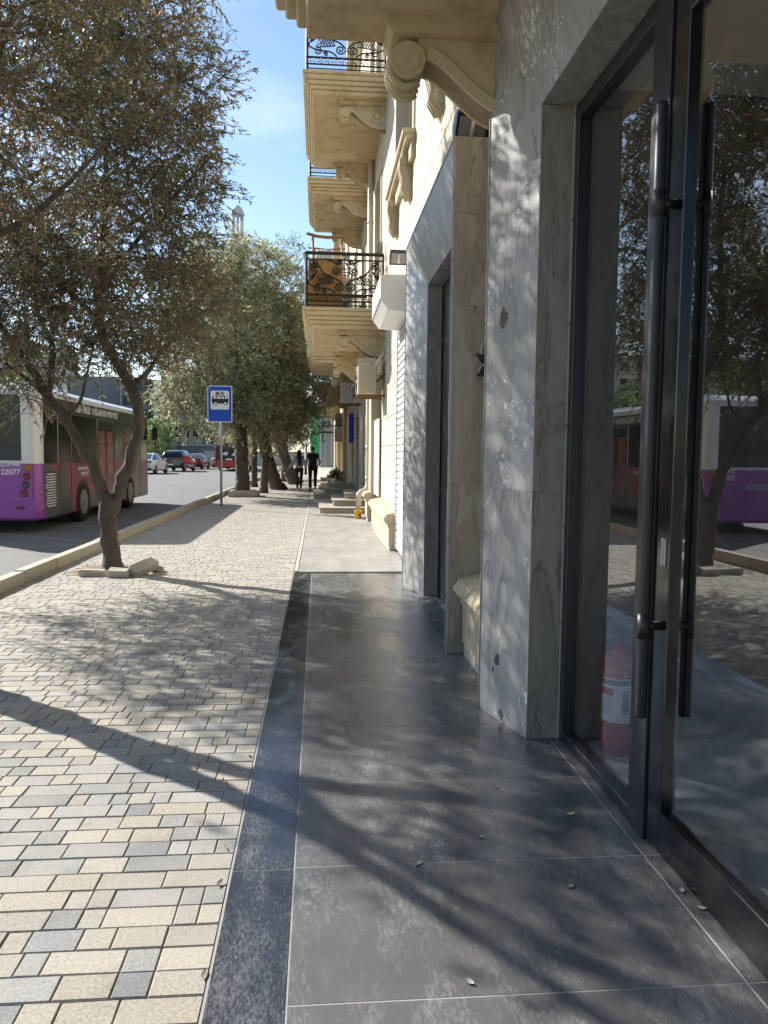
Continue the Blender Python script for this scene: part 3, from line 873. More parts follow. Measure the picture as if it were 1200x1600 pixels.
# a chipped patch showing dark mortar on the near marble pier
def on_pier(t, z, out=0.0015):
    a, b = Vector((1.064, 3.756, z)), Vector((0.919, 4.27, z)); n = Vector((-0.514, -0.145, 0)).normalized()
    return a.lerp(b, t) + n * out
cr = random.Random(3)
for (t, z, r) in ((0.62, 2.18, 0.055), (0.60, 0.33, 0.036), (0.68, 0.27, 0.015), (0.50, 0.05, 0.03)):
    c = MB(); n = 11
    ring = [on_pier(t + r * 1.7 * (0.55 + 0.5 * cr.random()) * math.cos(2 * math.pi * k / n), z + r * (0.6 + 0.6 * cr.random()) * math.sin(2 * math.pi * k / n)) for k in range(n)]
    c.add(ring, [list(range(n))[::-1]])
    c.build('chipped_patch', M['mortar'], bld)

# ---- shop front: frame, fixed pane and door
GX = 1.262
front = empty('shop_front', (GX, 1.5, 0), 'dark framed glass shop front with a tall door in the near marble portal', 'shop front')
f = MB()
f.cbox(GX - 0.03, GX + 0.045, 3.70, 3.7558, 0.005, 3.135, 0.003)
f.cbox(GX - 0.03, GX + 0.045, 2.845, 2.875, 0.005, 3.135, 0.003).cbox(GX - 0.035, GX + 0.05, 2.715, 2.843, 0.005, 3.135, 0.003)
f.cbox(GX - 0.028, GX + 0.043, 2.875, 3.70, 0.006, 0.06, 0.003).cbox(GX - 0.028, GX + 0.043, 2.875, 3.70, 3.06, 3.134, 0.003)
f.cbox(GX - 0.028, GX + 0.043, -0.78, 2.714, 3.06, 3.134, 0.003)
f.cbox(GX - 0.03, GX + 0.045, -0.79, -0.70, 0.005, 3.06, 0.003).cbox(GX - 0.03, GX + 0.045, 0.20, 0.30, 0.005, 3.06, 0.003)
f.cbox(GX - 0.028, GX + 0.043, -0.70, 0.20, 0.006, 0.06, 0.003)
f.build('fixed_frame', M['dark_frame'], front)
MB().box(GX + 0.004, GX + 0.014, 2.87, 3.705, 0.055, 3.065).build('pane', M['glass'], front)
MB().box(GX + 0.004, GX + 0.014, -0.705, 0.205, 0.055, 3.065).build('pane', M['glass'], front)
def leaf(y1, y0, hy, sgn):
    d = MB()
    d.cbox(GX - 0.025, GX + 0.03, y1 - 0.115, y1, 0.012, 3.055, 0.003).cbox(GX - 0.025, GX + 0.03, y0, y0 + 0.115, 0.012, 3.055, 0.003)
    d.cbox(GX - 0.024, GX + 0.029, y0 + 0.115, y1 - 0.115, 0.012, 0.165, 0.003).cbox(GX - 0.024, GX + 0.029, y0 + 0.115, y1 - 0.115, 2.95, 3.055, 0.003)
    do = d.build('door', M['black_glass'], front)
    MB().box(GX - 0.002, GX + 0.008, y0 + 0.113, y1 - 0.113, 0.16, 2.955).build('pane', M['glass'], do)
    for x in (GX - 0.085, GX + 0.085):
        h = MB()
        rr_ = 0.022 if x < GX else 0.011
        h.lathe((x, hy, 0), 'Z', [(0.0, 0.50), (rr_ - 0.001, 0.503), (rr_, 0.51), (rr_, 2.66), (rr_ - 0.001, 2.668), (0.0, 2.67)], 16)
        for z in (0.84, 2.33):
            h.tube([(x, hy, z), (GX + (0.03 if x > GX else -0.025), hy, z)], 0.017, 10)
            h.lathe((x, hy, z), 'Z', [(rr_ + 0.0025, -0.045), (rr_ + 0.0025, 0.045)], 16)
        h.build('handle', M['black_metal'], do)
    MB().cbox(GX - 0.03, GX - 0.024, hy - 0.012 * sgn - 0.018, hy - 0.012 * sgn + 0.018, 1.06, 1.16, 0.002).build('lock_plate', M['steel'], do)
leaf(2.712, 1.515, 2.655, 1)
leaf(1.505, 0.305, 1.56, -1)

# ---- inside the shop
M['dark_marble'] = marble('dark_marble', (0.06, 0.055, 0.05), (0.02, 0.018, 0.015), (0.10, 0.095, 0.088), rough=0.3)
MB().box(1.30, 6.2, -1.4, 3.9, -0.05, 0.0042).build('shop_floor', M['shop_floor']).__setitem__('kind', 'structure')
room = MB()
MB().box(1.315, 6.2, 3.705, 3.9, 0.0045, 3.2).build('shop_side_wall', M['dark_marble']).__setitem__('kind', 'structure')
room.box(1.645, 6.2, -1.4, -1.28, 0.0045, 3.2).box(6.0, 6.2, -1.28, 3.78, 0.0045, 3.2)
room.build('shop_wall', M['inner_wall']).__setitem__('kind', 'structure')
MB().box(1.30, 6.2, -1.4, 3.9, 3.201, 3.3).build('shop_ceiling', M['inner_ceiling']).__setitem__('kind', 'structure')
for k in range(1, 5):
    MB().box(1.31, 6.0, 3.75 - 1.2 * k, 3.755 - 1.2 * k, 0.0035, 0.0047).build('floor_joint', M['grout'], bpy.data.objects['shop_floor'])
for k in range(1, 5):
    MB().box(1.30 + 0.9 * k, 1.305 + 0.9 * k, -1.28, 3.76, 0.0035, 0.0048).build('floor_joint', M['grout'], bpy.data.objects['shop_floor'])

# ---- low moulded plinths at the wall foot
def plinth(y0, y1, x, h, closed=True):
    prof = [(WX + 0.02, 0.10), (x, 0.10), (x, h - 0.20), (x - 0.015, h - 0.18), (x - 0.02, h - 0.15), (x - 0.055, h - 0.11), (x - 0.075, h - 0.075), (x - 0.07, h - 0.045), (x - 0.045, h - 0.02), (x - 0.04, h), (x + 0.03, h + 0.02), (WX + 0.02, h + 0.05)]
    p = MB().prism(prof, lambda u, v, t: (u, t, v), y0, y1)
    o = p.build('plinth', M['cream_old'], bld)
    MB().cbox(x + 0.012, WX + 0.02, y0 + 0.01, y1 - 0.01, 0.0, 0.0985, 0.004).build('base_course', M['kerb'], o)
plinth(4.29, 5.435, 1.045, 0.56)
plinth(8.40, 8.55, 1.06, 0.56)
plinth(11.25, 14.95, 1.035, 0.56)
plinth(16.27, 16.95, 1.03, 0.62)
MB().cbox(1.10, WX + 0.01, 16.3, 16.9, 0.67, 3.1, 0.01).build('pilaster', M['cream'], bld)

# ---- roller shutters, doors
def shutter(y0, y1, z0, z1, x, pitch=0.095, mat=None):
    so = MB().cbox(x - 0.02, x + 0.05, y0, y0 + 0.055, z0, z1, 0.004).cbox(x - 0.02, x + 0.05, y1 - 0.055, y1, z0, z1, 0.004).build('roller_shutter', M['white_paint'], bld)
    h = pitch
    prof = [(0.0, 0.004), (-0.013, 0.012), (-0.016, h * 0.35), (-0.012, h * 0.8), (0.0, h - 0.004), (0.012, h - 0.004), (0.012, 0.004)]
    me = MB().prism(prof, lambda u, v, t: (x + 0.01 + u, t, v), y0 + 0.056, y1 - 0.056).mesh('slat', mat or M['shutter_white'], off(bld))
    n = int((z1 - z0) / h)
    for k in range(n):
        o = link('slat', me, so); o.location = (0, 0, z0 + k * h)
    return so
shutter(8.56, 11.24, 0.06, 3.25, 1.14)
shutter(17.95, 19.35, 0.5, 3.05, 1.25)
shutter(30.3, 32.3, 0.1, 3.05, 1.25, 0.12)
shutter(48.1, 50.1, 0.1, 3.05, 1.25, 0.16)
# sheet metal hood over the near shutter
hp = [(1.215, 3.68), (0.755, 3.66), (0.755, 3.37), (0.855, 3.24), (1.215, 3.21)]
hood = MB().prism(hp, lambda u, v, t: (u, t, v), 9.65, 11.15).build('shutter_hood', M['white_paint'], bld)
MB().tube([(0.752, 9.66, 3.372), (0.752, 11.14, 3.372)], 0.006, 6).tube([(0.852, 9.66, 3.238), (0.852, 11.14, 3.238)], 0.006, 6).build('fold_seam', M['off_white'], hood)

def panel_door(y0, y1, z0, z1, mat, x=1.40, white=None):
    d = MB().cbox(x, x + 0.06, y0, y0 + 0.08, z0, z1, 0.005).cbox(x, x + 0.06, y1 - 0.08, y1, z0, z1, 0.005).cbox(x, x + 0.06, y0 + 0.08, y1 - 0.08, z1 - 0.08, z1, 0.005)
    do = d.build('door', mat, bld)
    MB().cbox(x + 0.01, x + 0.05, y0 + 0.08, y1 - 0.08, z0, z1 - 0.08, 0.004).build('leaf', mat, do)
    MB().tube([(x - 0.03, y0 + 0.16, z0 + 0.95), (x - 0.03, y0 + 0.16, z0 + 1.15)], 0.012, 8).build('handle', M['steel'], do)
M['wood_door'] = plain('brown_door', (0.16, 0.09, 0.055), 0.5, var=0.2)
M['green_door'] = plain('lime_sheet', (0.34, 0.50, 0.12), 0.5, var=0.1)
for (y0, y1, z0, z1), mt in zip(OPEN[3:], (M['dark_door'], None, M['wood_door'], M['dark_door'], M['wood_door'], None, M['dark_door'], M['dark_door'], M['wood_door'], None, M['green_door'])):
    if mt: panel_door(y0 + 0.01, y1 - 0.01, z0 + 0.005, z1 - 0.005, mt, 1.36)
MB().cbox(1.165, 1.19, 15.0, 16.2, 0.62, 2.15, 0.003).build('white_board', M['white_paint'], bld)
for y in (33.6, 36.6, 41.2, 45.6, 51.6):
    MB().cbox(1.06, WX + 0.01, y, y + 0.5, 0.0, 3.4, 0.02).build('pilaster', M['cream_old'], bld)

# ---- rain pipe on the wall
M['pipe'] = plain('cream_painted_pipe', (0.58, 0.52, 0.40), 0.5, var=0.1, scale=5)
dp = MB()
dp.tube([(1.13, 17.5, 12.9), (1.13, 17.5, 0.80), (1.12, 17.49, 0.70), (1.06, 17.45, 0.62), (0.97, 17.40, 0.60), (0.92, 17.38, 0.54), (0.905, 17.37, 0.46), (0.905, 17.37, 0.06)], 0.062, 14)
for z in (0.9, 1.6, 2.9, 4.9, 6.6, 8.0): dp.lathe((1.13, 17.5, z), 'Z', [(0.07, -0.04), (0.07, 0.04)], 14)
dp.build('rain_pipe', M['pipe'], bld)

# ---- entrance steps
st = stone('step_stone', (0.42, 0.37, 0.285), (0.36, 0.31, 0.235), (0.22, 0.18, 0.13), s1=3, s2=25, rough=0.85, bump=0.2)
def steps(y0, n, x0, length, label, rise=0.145, tread=0.33, inset=0.62):
    root = empty('entrance_steps', ((x0 + WX) / 2, y0 + length / 2, 0.012), label, 'steps', 'stone entrance steps along the facade')
    for k in range(n):
        MB().cbox(x0 + k * tread, WX - 0.01, y0 + k * inset, y0 + length - k * 0.3, 0.0125 + k * rise + (0.0005 if k else 0), 0.012 + (k + 1) * rise - 0.03, 0.006).build('riser', st, root)
        MB().cbox(x0 + k * tread - 0.03, WX - 0.01, y0 + k * inset - 0.03, y0 + length - k * 0.3, 0.012 + (k + 1) * rise - 0.0295, 0.012 + (k + 1) * rise, 0.006).build('tread', st, root)
steps(18.45, 3, 0.04, 3.8, 'nearest flight of grey stone steps beside the cream rain pipe')
steps(24.6, 3, -0.14, 3.0, 'second flight of stone steps, just beyond the nearest one')
steps(28.8, 2, 0.05, 2.6, 'third flight of stone steps along the facade', inset=0.5)
steps(33.0, 3, 0.10, 2.8, 'fourth flight of stone steps, beside the potted plant', inset=0.5)
steps(40.0, 3, 0.12, 3.0, 'farthest flight of stone steps along the facade', inset=0.5)

# ------------------------------------------------------------------ things on and by the facade
def air_conditioner(x0, x1, y0, y1, z0, z1, label, mat):
    r = empty('air_conditioner', ((x0 + x1) / 2, (y0 + y1) / 2, z0), label, 'air conditioner', 'air conditioner units on the facade')
    MB().cbox(x0, x1, y0, y1, z0 + 0.03, z1, 0.015).build('casing', mat, r)
    # fan grille towards the street, louvres on the near end
    yc, zc = y0 + (y1 - y0) * 0.62, (z0 + z1) / 2
    g = MB()
    for q in (0.08, 0.14, 0.20, 0.25):
        q *= (z1 - z0) / 0.6
        g.tube([(x0 - 0.012, yc + q * math.cos(t), zc + q * math.sin(t)) for t in [2 * math.pi * i / 20 for i in range(21)]], 0.005, 4, cap=False)
    for t in range(8):
        a = math.pi * t / 4
        g.tube([(x0 - 0.012, yc, zc), (x0 - 0.012, yc + 0.25 * (z1 - z0) / 0.6 * math.cos(a), zc + 0.25 * (z1 - z0) / 0.6 * math.sin(a))], 0.005, 4)
    g.build('fan_grille', M['dark_frame'], r)
    l = MB()
    for k in range(9):
        z = z0 + 0.08 + k * 0.045
        l.cbox(x0 + 0.06, x1 - 0.08, y0 - 0.006, y0 + 0.001, z, z + 0.022, 0.002)
    l.cbox(x0 + 0.07, x1 - 0.1, y0 - 0.02, y0 + 0.001, z1 - 0.2, z1 - 0.08, 0.004)
    l.build('side_louvre', mat, r)
    for y in (y0 + 0.08, y1 - 0.1):
        b = MB()
        b.cbox(x0 - 0.03, WX, y, y + 0.035, z0 - 0.01, z0 + 0.028, 0.003)
        b.tube([(x0 + 0.05, y + 0.017, z0), (WX, y + 0.017, z0 + 0.42)], 0.014, 5)
        b.build('wall_bracket', M['rust'], r)
    h = MB()
    h.tube([(x1 - 0.05, y0 + 0.02, z1 - 0.12), (x1 + 0.03, y0 - 0.06, z1 - 0.05), (x1 + 0.10, y0 - 0.04, z1 + 0.06), (WX, y0 + 0.02, z1 + 0.15)], 0.02, 6)
    h.tube([(x1 - 0.08, y0 + 0.02, z1 - 0.2), (x1 + 0.02, y0 - 0.05, z1 - 0.1), (x1 + 0.08, y0 - 0.05, z1 + 0.0), (WX, y0, z1 + 0.1)], 0.014, 6)
    h.build('hose', M['off_white'], r)
air_conditioner(0.72, 1.06, 14.25, 15.05, 2.52, 3.22, 'large cream air conditioner below the near iron balcony', plain('cream_casing', (0.46, 0.40, 0.29), 0.5))
air_conditioner(0.62, 0.97, 22.0, 22.8, 2.86, 3.48, 'grey white air conditioner above the second steps', plain('grey_white_casing', (0.36, 0.34, 0.33), 0.5))
air_conditioner(0.78, 1.08, 35.5, 36.2, 2.72, 3.3, 'small distant air conditioner, upper of the far pair', plain('dirty_casing', (0.24, 0.22, 0.20), 0.6))
air_conditioner(0.74, 1.06, 35.0, 35.8, 2.02, 2.62, 'small distant air conditioner, lower of the far pair', plain('beige_casing', (0.52, 0.48, 0.42), 0.6))

def flood_lamp(c, label, tilt=0.0):
    x, y, z = c
    r = empty('flood_lamp', c, label, 'lamp', 'flood lamps above the shop doors')
    # the lens looks down and towards the near end
    prof = [(-0.11, 0.075), (0.035, -0.075), (0.10, -0.04), (0.10, 0.06), (0.02, 0.10), (-0.09, 0.10)]
    MB().prism(prof, lambda u, v, t: (x + t, y + u, z + v), -0.12, 0.12).build('housing', M['black_metal'], r)
    nrm = Vector((0, -0.15, -0.145)).normalized() * 0.004
    P0, P1 = Vector((0, -0.092, 0.056)), Vector((0, 0.017, -0.056))
    o_ = Vector((x, y, z)) + nrm
    q = [o_ + P1 + Vector((-0.10, 0, 0)), o_ + P1 + Vector((0.10, 0, 0)), o_ + P0 + Vector((0.10, 0, 0)), o_ + P0 + Vector((-0.10, 0, 0))]
    MB().add(q, [(0, 1, 2, 3)]).build('lens', plain('grey_lens', (0.20, 0.20, 0.19), 0.15), r)
    MB().tube([o_ + P0.lerp(P1, 0.08) + nrm, o_ + P0.lerp(P1, 0.92) + nrm], 0.014, 8).build('tube', M['off_white'], r)
    MB().tube([(x, y + 0.08, z), (WX, y + 0.08, z + 0.02)], 0.014, 6).build('arm', M['black_metal'], r)
flood_lamp((1.09, 5.66, 3.79), 'black flood lamp above the brown marble side of the second portal')
flood_lamp((1.08, 10.7, 4.12), 'black flood lamp above the white shutter hood')

# blue vertical sign
sg = MB().cbox(0.98, 1.14, 25.0, 25.06, 1.80, 2.75, 0.01).build('blade_sign', plain('cobalt_blue', (0.01, 0.02, 0.33), 0.4, var=0.05))
tag(sg, 'narrow cobalt blue sign board jutting from the far facade', 'sign')
MB().tube([(1.1, 25.03, 2.6), (WX, 25.03, 2.6)], 0.012, 5).tube([(1.1, 25.03, 1.95), (WX, 25.03, 1.95)], 0.012, 5).build('bracket', M['iron'], sg)

# yellow bucket at the pipe foot
bk = empty('yellow_bucket', (0.875, 16.95, 0.022), 'small yellow plastic bucket under the rain pipe', 'bucket')
yel = plain('yellow_plastic', (0.75, 0.46, 0.01), 0.4, var=0.08)
MB().lathe((0.875, 16.95, 0.0225), 'Z', [(0.0, 0.0), (0.065, 0.0), (0.085, 0.16), (0.092, 0.165), (0.09, 0.172), (0.08, 0.168), (0.06, 0.02), (0.0, 0.018)], 18).build('pail', yel, bk)
MB().tube([(0.875 + 0.088 * math.cos(t), 16.90 - 0.01, 0.18 + 0.05 * math.sin(t)) for t in [math.pi * i / 10 for i in range(11)]], 0.005, 5).build('handle', yel, bk)
MB().cbox(0.885, 0.93, 16.858, 16.87, 0.09, 0.13, 0.004).build('spout_hole', M['black_metal'], bk)

# fire extinguisher inside the glass
ex = empty('fire_extinguisher', (1.47, 3.58, 0.0045), 'red fire extinguisher with white label standing behind the fixed pane', 'extinguisher')
red = plain('red_enamel', (0.42, 0.004, 0.006), 0.28, var=0.08, coat=0.3)
cx, cy = 1.47, 3.58
MB().lathe((cx, cy, 0.0048), 'Z', [(0.0, 0.0), (0.078, 0.0), (0.083, 0.012), (0.083, 0.43), (0.078, 0.47), (0.06, 0.505), (0.03, 0.525), (0.022, 0.545), (0.0, 0.545)], 28).build('cylinder', red, ex)
v = MB().lathe((cx, cy, 0.55), 'Z', [(0.0, 0.0), (0.022, 0.0), (0.022, 0.05), (0.014, 0.06), (0.0, 0.06)], 12)
v.tube([(cx - 0.02, cy, 0.60), (cx + 0.05, cy - 0.01, 0.605), (cx + 0.13, cy - 0.03, 0.565)], [0.012, 0.011, 0.008], 6)
v.tube([(cx - 0.02, cy, 0.615), (cx + 0.05, cy - 0.01, 0.66), (cx + 0.12, cy - 0.03, 0.672)], [0.010, 0.009, 0.007], 6)
v.tube([(cx - 0.02, cy, 0.585), (cx - 0.07, cy, 0.585), (cx - 0.095, cy, 0.54), (cx - 0.097, cy, 0.35)], 0.009, 6)
v.build('valve', M['black_metal'], ex)
# printed label wrapped round the front
lab = MB(); ink = MB(); ink2 = MB()
def on_can(a, z, r): return (cx + r * math.cos(a), cy + r * math.sin(a), z)
A0, A1 = math.pi * 1.02, math.pi * 1.62
n = 14
for k in range(n):
    a, b = A0 + (A1 - A0) * k / n, A0 + (A1 - A0) * (k + 1) / n
    lab.add([on_can(a, 0.17, 0.0838), on_can(b, 0.17, 0.0838), on_can(b, 0.385, 0.0838), on_can(a, 0.385, 0.0838)], [(0, 1, 2, 3)], 0, True)
lab.build('label', plain('label_paper', (0.72, 0.72, 0.70), 0.5, var=0.04), ex)
def strip(mb, f0, f1, z0, z1, r=0.0842):
    for k in range(6):
        a, b = [A0 + (A1 - A0) * (f0 + (f1 - f0) * q / 6) for q in (k, k + 1)]
        mb.add([on_can(a, z0, r), on_can(b, z0, r), on_can(b, z1, r), on_can(a, z1, r)], [(0, 1, 2, 3)], 0, True)
strip(ink, 0.0, 0.45, 0.30, 0.335); strip(ink, 0.0, 0.3, 0.35, 0.375); strip(ink, 0.0, 0.97, 0.18, 0.185)
strip(ink2, 0.3, 0.98, 0.352, 0.378)
for k in range(9): strip(ink2, 0.72, 0.93, 0.215 + k * 0.0125, 0.223 + k * 0.0125)
for k in range(8): strip(ink2, 0.05, 0.42 + 0.02 * (k % 3), 0.205 + k * 0.0105, 0.208 + k * 0.0105)
ink.build('red_print', plain('red_ink', (0.45, 0.03, 0.03), 0.5), ex)
ink2.build('blue_print', plain('blue_ink', (0.05, 0.06, 0.16), 0.5), ex)

# loose cables and a black plate between the portals
cb = MB()
cb.tube([(1.21, 5.44, 2.45), (1.195, 5.44, 2.316), (1.15, 5.44, 2.23), (1.146, 5.44, 2.20), (1.155, 5.44, 2.12), (1.175, 5.44, 2.03), (1.20, 5.44, 1.8)], 0.005, 6)
cb.tube([(1.16, 5.44, 2.10), (1.135, 5.44, 2.05), (1.12, 5.445, 2.0)], 0.004, 6)
tag(cb.build('loose_cable', plain('white_cable', (0.55, 0.52, 0.46), 0.5)), 'thin white cable hanging beside the brown marble return', 'cable')
pl = MB()
pl.prism([(1.115, 2.165), (1.20, 2.165), (1.16, 2.09)], lambda u, v, t: (u, t, v), 5.435, 5.45)
pl.prism([(1.115, 2.01), (1.16, 2.09), (1.20, 2.01)], lambda u, v, t: (u, t, v), 5.435, 5.45)
tag(pl.build('hinge_plate', M['black_metal']), 'small black bow shaped metal plate on the brown marble return', 'metal plate')

# things standing on the iron balcony
zf = 3.76 + 0.361
wood = stone('varnished_wood', (0.30, 0.14, 0.06), (0.24, 0.11, 0.05), (0.14, 0.06, 0.03), s1=4, s2=30, rough=0.5)
ch = empty('wooden_rack', (0.1, 15.1, zf), 'brown wooden rack standing on the near iron balcony', 'rack')
for x in (-0.13, 0.42):
    for y in (14.85, 15.2):
        MB().tube([(x, y, zf), (x + 0.01, y, zf + 1.42)], 0.022, 6).build('post', wood, ch)
    MB().tube([(x, 14.8, zf + 1.34), (x, 15.25, zf + 1.36)], 0.02, 6).build('side_rail', wood, ch)
MB().tube([(-0.24, 14.84, zf + 1.45), (-0.05, 14.84, zf + 1.40), (0.15, 14.84, zf + 1.385), (0.36, 14.84, zf + 1.40), (0.52, 14.84, zf + 1.46)], 0.03, 7).build('top_rail', wood, ch)
MB().tube([(-0.2, 15.2, zf + 1.28), (0.15, 15.2, zf + 1.25), (0.5, 15.2, zf + 1.28)], 0.02, 6).build('top_rail', wood, ch)
MB().cbox(-0.12, 0.41, 15.19, 15.205, zf + 1.02, zf + 1.26, 0.003).build('cloth', M['cream_old'], ch)
bo = MB().cbox(-0.20, 0.40, 14.42, 14.45, zf + 0.002, zf + 0.86, 0.004).build('amber_board', stone('amber_board', (0.45, 0.25, 0.07), (0.38, 0.20, 0.05), (0.25, 0.13, 0.04), s1=2, s2=14, rough=0.6))
tag(bo, 'amber yellow board leaning behind the near balcony railing', 'board')
tn = MB().lathe((1.12, 14.55, zf + 0.98), 'Z', [(0.0, 0.0), (0.055, 0.0), (0.055, 0.27), (0.06, 0.275), (0.0, 0.28)], 16).build('metal_canister', M['steel'])
tag(tn, 'shiny metal canister standing on the near balcony rail by the wall', 'canister')
bg = MB()
for k in range(4):
    bg.lathe((-0.02 + 0.08 * k, 14.62, zf + 0.86), 'Z', [(0.0, 0.0), (0.045, 0.0), (0.05, 0.12), (0.035, 0.2), (0.04, 0.24), (0.0, 0.25)], 10)
bg.cbox(-0.08, 0.28, 14.55, 14.70, zf + 0.0, zf + 0.86, 0.02)
tag(bg.build('plastic_bag', plain('milky_plastic', (0.70, 0.74, 0.76), 0.35, var=0.15)), 'pale plastic sack standing behind the near balcony railing', 'sack')

# potted plant beside the far steps
pp = empty('potted_plant', (0.72, 32.4, 0.012), 'green bushy plant in a pale pot by the far steps', 'plant')
MB().lathe((0.72, 32.4, 0.0125), 'Z', [(0.0, 0.0), (0.14, 0.0), (0.2, 0.34), (0.22, 0.36), (0.19, 0.36), (0.17, 0.3), (0.0, 0.3)], 16).build('pot', M['off_white'], pp)

# ------------------------------------------------------------------ trees
def leaf_mat(name, transl=0.5):
    m = bpy.data.materials.new(name); m.use_nodes = True
    nt = m.node_tree; b = nt.nodes['Principled BSDF']; out = nt.nodes['Material Output']
    a = N(nt, 'ShaderNodeAttribute'); a.attribute_name = 'Col'
    ge = N(nt, 'ShaderNodeNewGeometry')
    bk = N(nt, 'ShaderNodeMixRGB'); bk.inputs['Color2'].default_value = (0.20, 0.21, 0.165, 1)
    mu = N(nt, 'ShaderNodeMath', operation='MULTIPLY'); mu.inputs[1].default_value = 0.45
    nt.links.new(ge.outputs['Backfacing'], mu.inputs[0]); nt.links.new(mu.outputs[0], bk.inputs['Fac'])
    nt.links.new(a.outputs['Color'], bk.inputs['Color1']); nt.links.new(bk.outputs['Color'], b.inputs['Base Color'])
    b.inputs['Roughness'].default_value = 0.42
    b.inputs['Specular IOR Level'].default_value = 0.4
    tr = N(nt, 'ShaderNodeBsdfTranslucent'); nt.links.new(a.outputs['Color'], tr.inputs['Color'])
    mx = N(nt, 'ShaderNodeMixShader'); mx.inputs['Fac'].default_value = transl
    nt.links.new(b.outputs[0], mx.inputs[1]); nt.links.new(tr.outputs[0], mx.inputs[2]); nt.links.new(mx.outputs[0], out.inputs['Surface'])
    return m
M['leaf'] = leaf_mat('olive_leaf')

def open_sky(p):
    # the crowns leave a gap through which the sun reaches the shop floor
    gx, gy = p[0] + 1.25 * p[2], p[1] - 1.10 * p[2]
    return not (1.3 < gx < 2.5 and 1.0 < gy < 2.35)

def unit(a):
    return a / np.maximum(np.linalg.norm(a, axis=-1, keepdims=True), 1e-9)

def mesh_np(name, verts, nper, mat, cols=None, smooth=False, idx=None):
    """verts (n*nper,3), faces given by local index quads idx repeated for every item"""
    n = len(verts) // nper
    me = bpy.data.meshes.new(name)
    idx = np.array(idx)
    f = (np.arange(n)[:, None, None] * nper + idx[None]).reshape(-1, idx.shape[1])
    me.vertices.add(len(verts)); me.vertices.foreach_set('co', np.ascontiguousarray(verts, dtype=np.float32).ravel())
    me.loops.add(f.size); me.loops.foreach_set('vertex_index', f.ravel().astype(np.int32))
    me.polygons.add(len(f)); me.polygons.foreach_set('loop_start', (np.arange(len(f)) * idx.shape[1]).astype(np.int32))
    me.materials.append(mat)
    if smooth: me.polygons.foreach_set('use_smooth', np.ones(len(f), dtype=bool))
    me.update(calc_edges=True)
    if cols is not None:
        ca = me.color_attributes.new('Col', 'FLOAT_COLOR', 'POINT')
        c = np.ones((len(verts), 4), dtype=np.float32); c[:, :3] = np.repeat(cols, nper, axis=0)
        ca.data.foreach_set('color', c.ravel())
    return me

def strips(P, rad, n=3):
    """many thin tubes at once: P (m,k,3), rad (m,k) -> verts and local face index"""
    m, k, _ = P.shape
    d = unit(np.gradient(P, axis=1))
    ref = np.where(np.abs(d[..., 2:3]) < 0.85, np.array([0, 0, 1.0]), np.array([1.0, 0, 0]))
    a = unit(np.cross(ref, d)); b = np.cross(d, a)
    t = np.arange(n) * 2 * np.pi / n
    ring = P[:, :, None, :] + rad[:, :, None, None] * (a[:, :, None, :] * np.cos(t)[None, None, :, None] + b[:, :, None, :] * np.sin(t)[None, None, :, None])
    idx = [(i * n + q, i * n + (q + 1) % n, (i + 1) * n + (q + 1) % n, (i + 1) * n + q) for i in range(k - 1) for q in range(n)]
    return ring.reshape(-1, 3), k * n, idx

def smooth_line(pts, step=0.1):
    """catmull-rom through (x,y,z,r)"""
    p = np.array(pts, float); out = []
    q = np.vstack([2 * p[0] - p[1], p, 2 * p[-1] - p[-2]])
    for i in range(1, len(q) - 2):
        n = max(2, int(np.linalg.norm(q[i + 1, :3] - q[i, :3]) / step))
        for t in np.arange(n) / n:
            a, b, c, d = q[i - 1], q[i], q[i + 1], q[i + 2]
            out.append(0.5 * (2 * b + (c - a) * t + (2 * a - 5 * b + 4 * c - d) * t * t + (-a + 3 * b - 3 * c + d) * t ** 3))
    out.append(p[-1])
    return np.array(out)

GREENS = 2.1 * np.array([(0.060, 0.072, 0.030), (0.078, 0.090, 0.040), (0.10, 0.105, 0.055), (0.052, 0.062, 0.032), (0.115, 0.12, 0.07)])
BROWNS = 1.9 * np.array([(0.15, 0.095, 0.045), (0.12, 0.075, 0.04), (0.17, 0.125, 0.06), (0.10, 0.06, 0.035)])

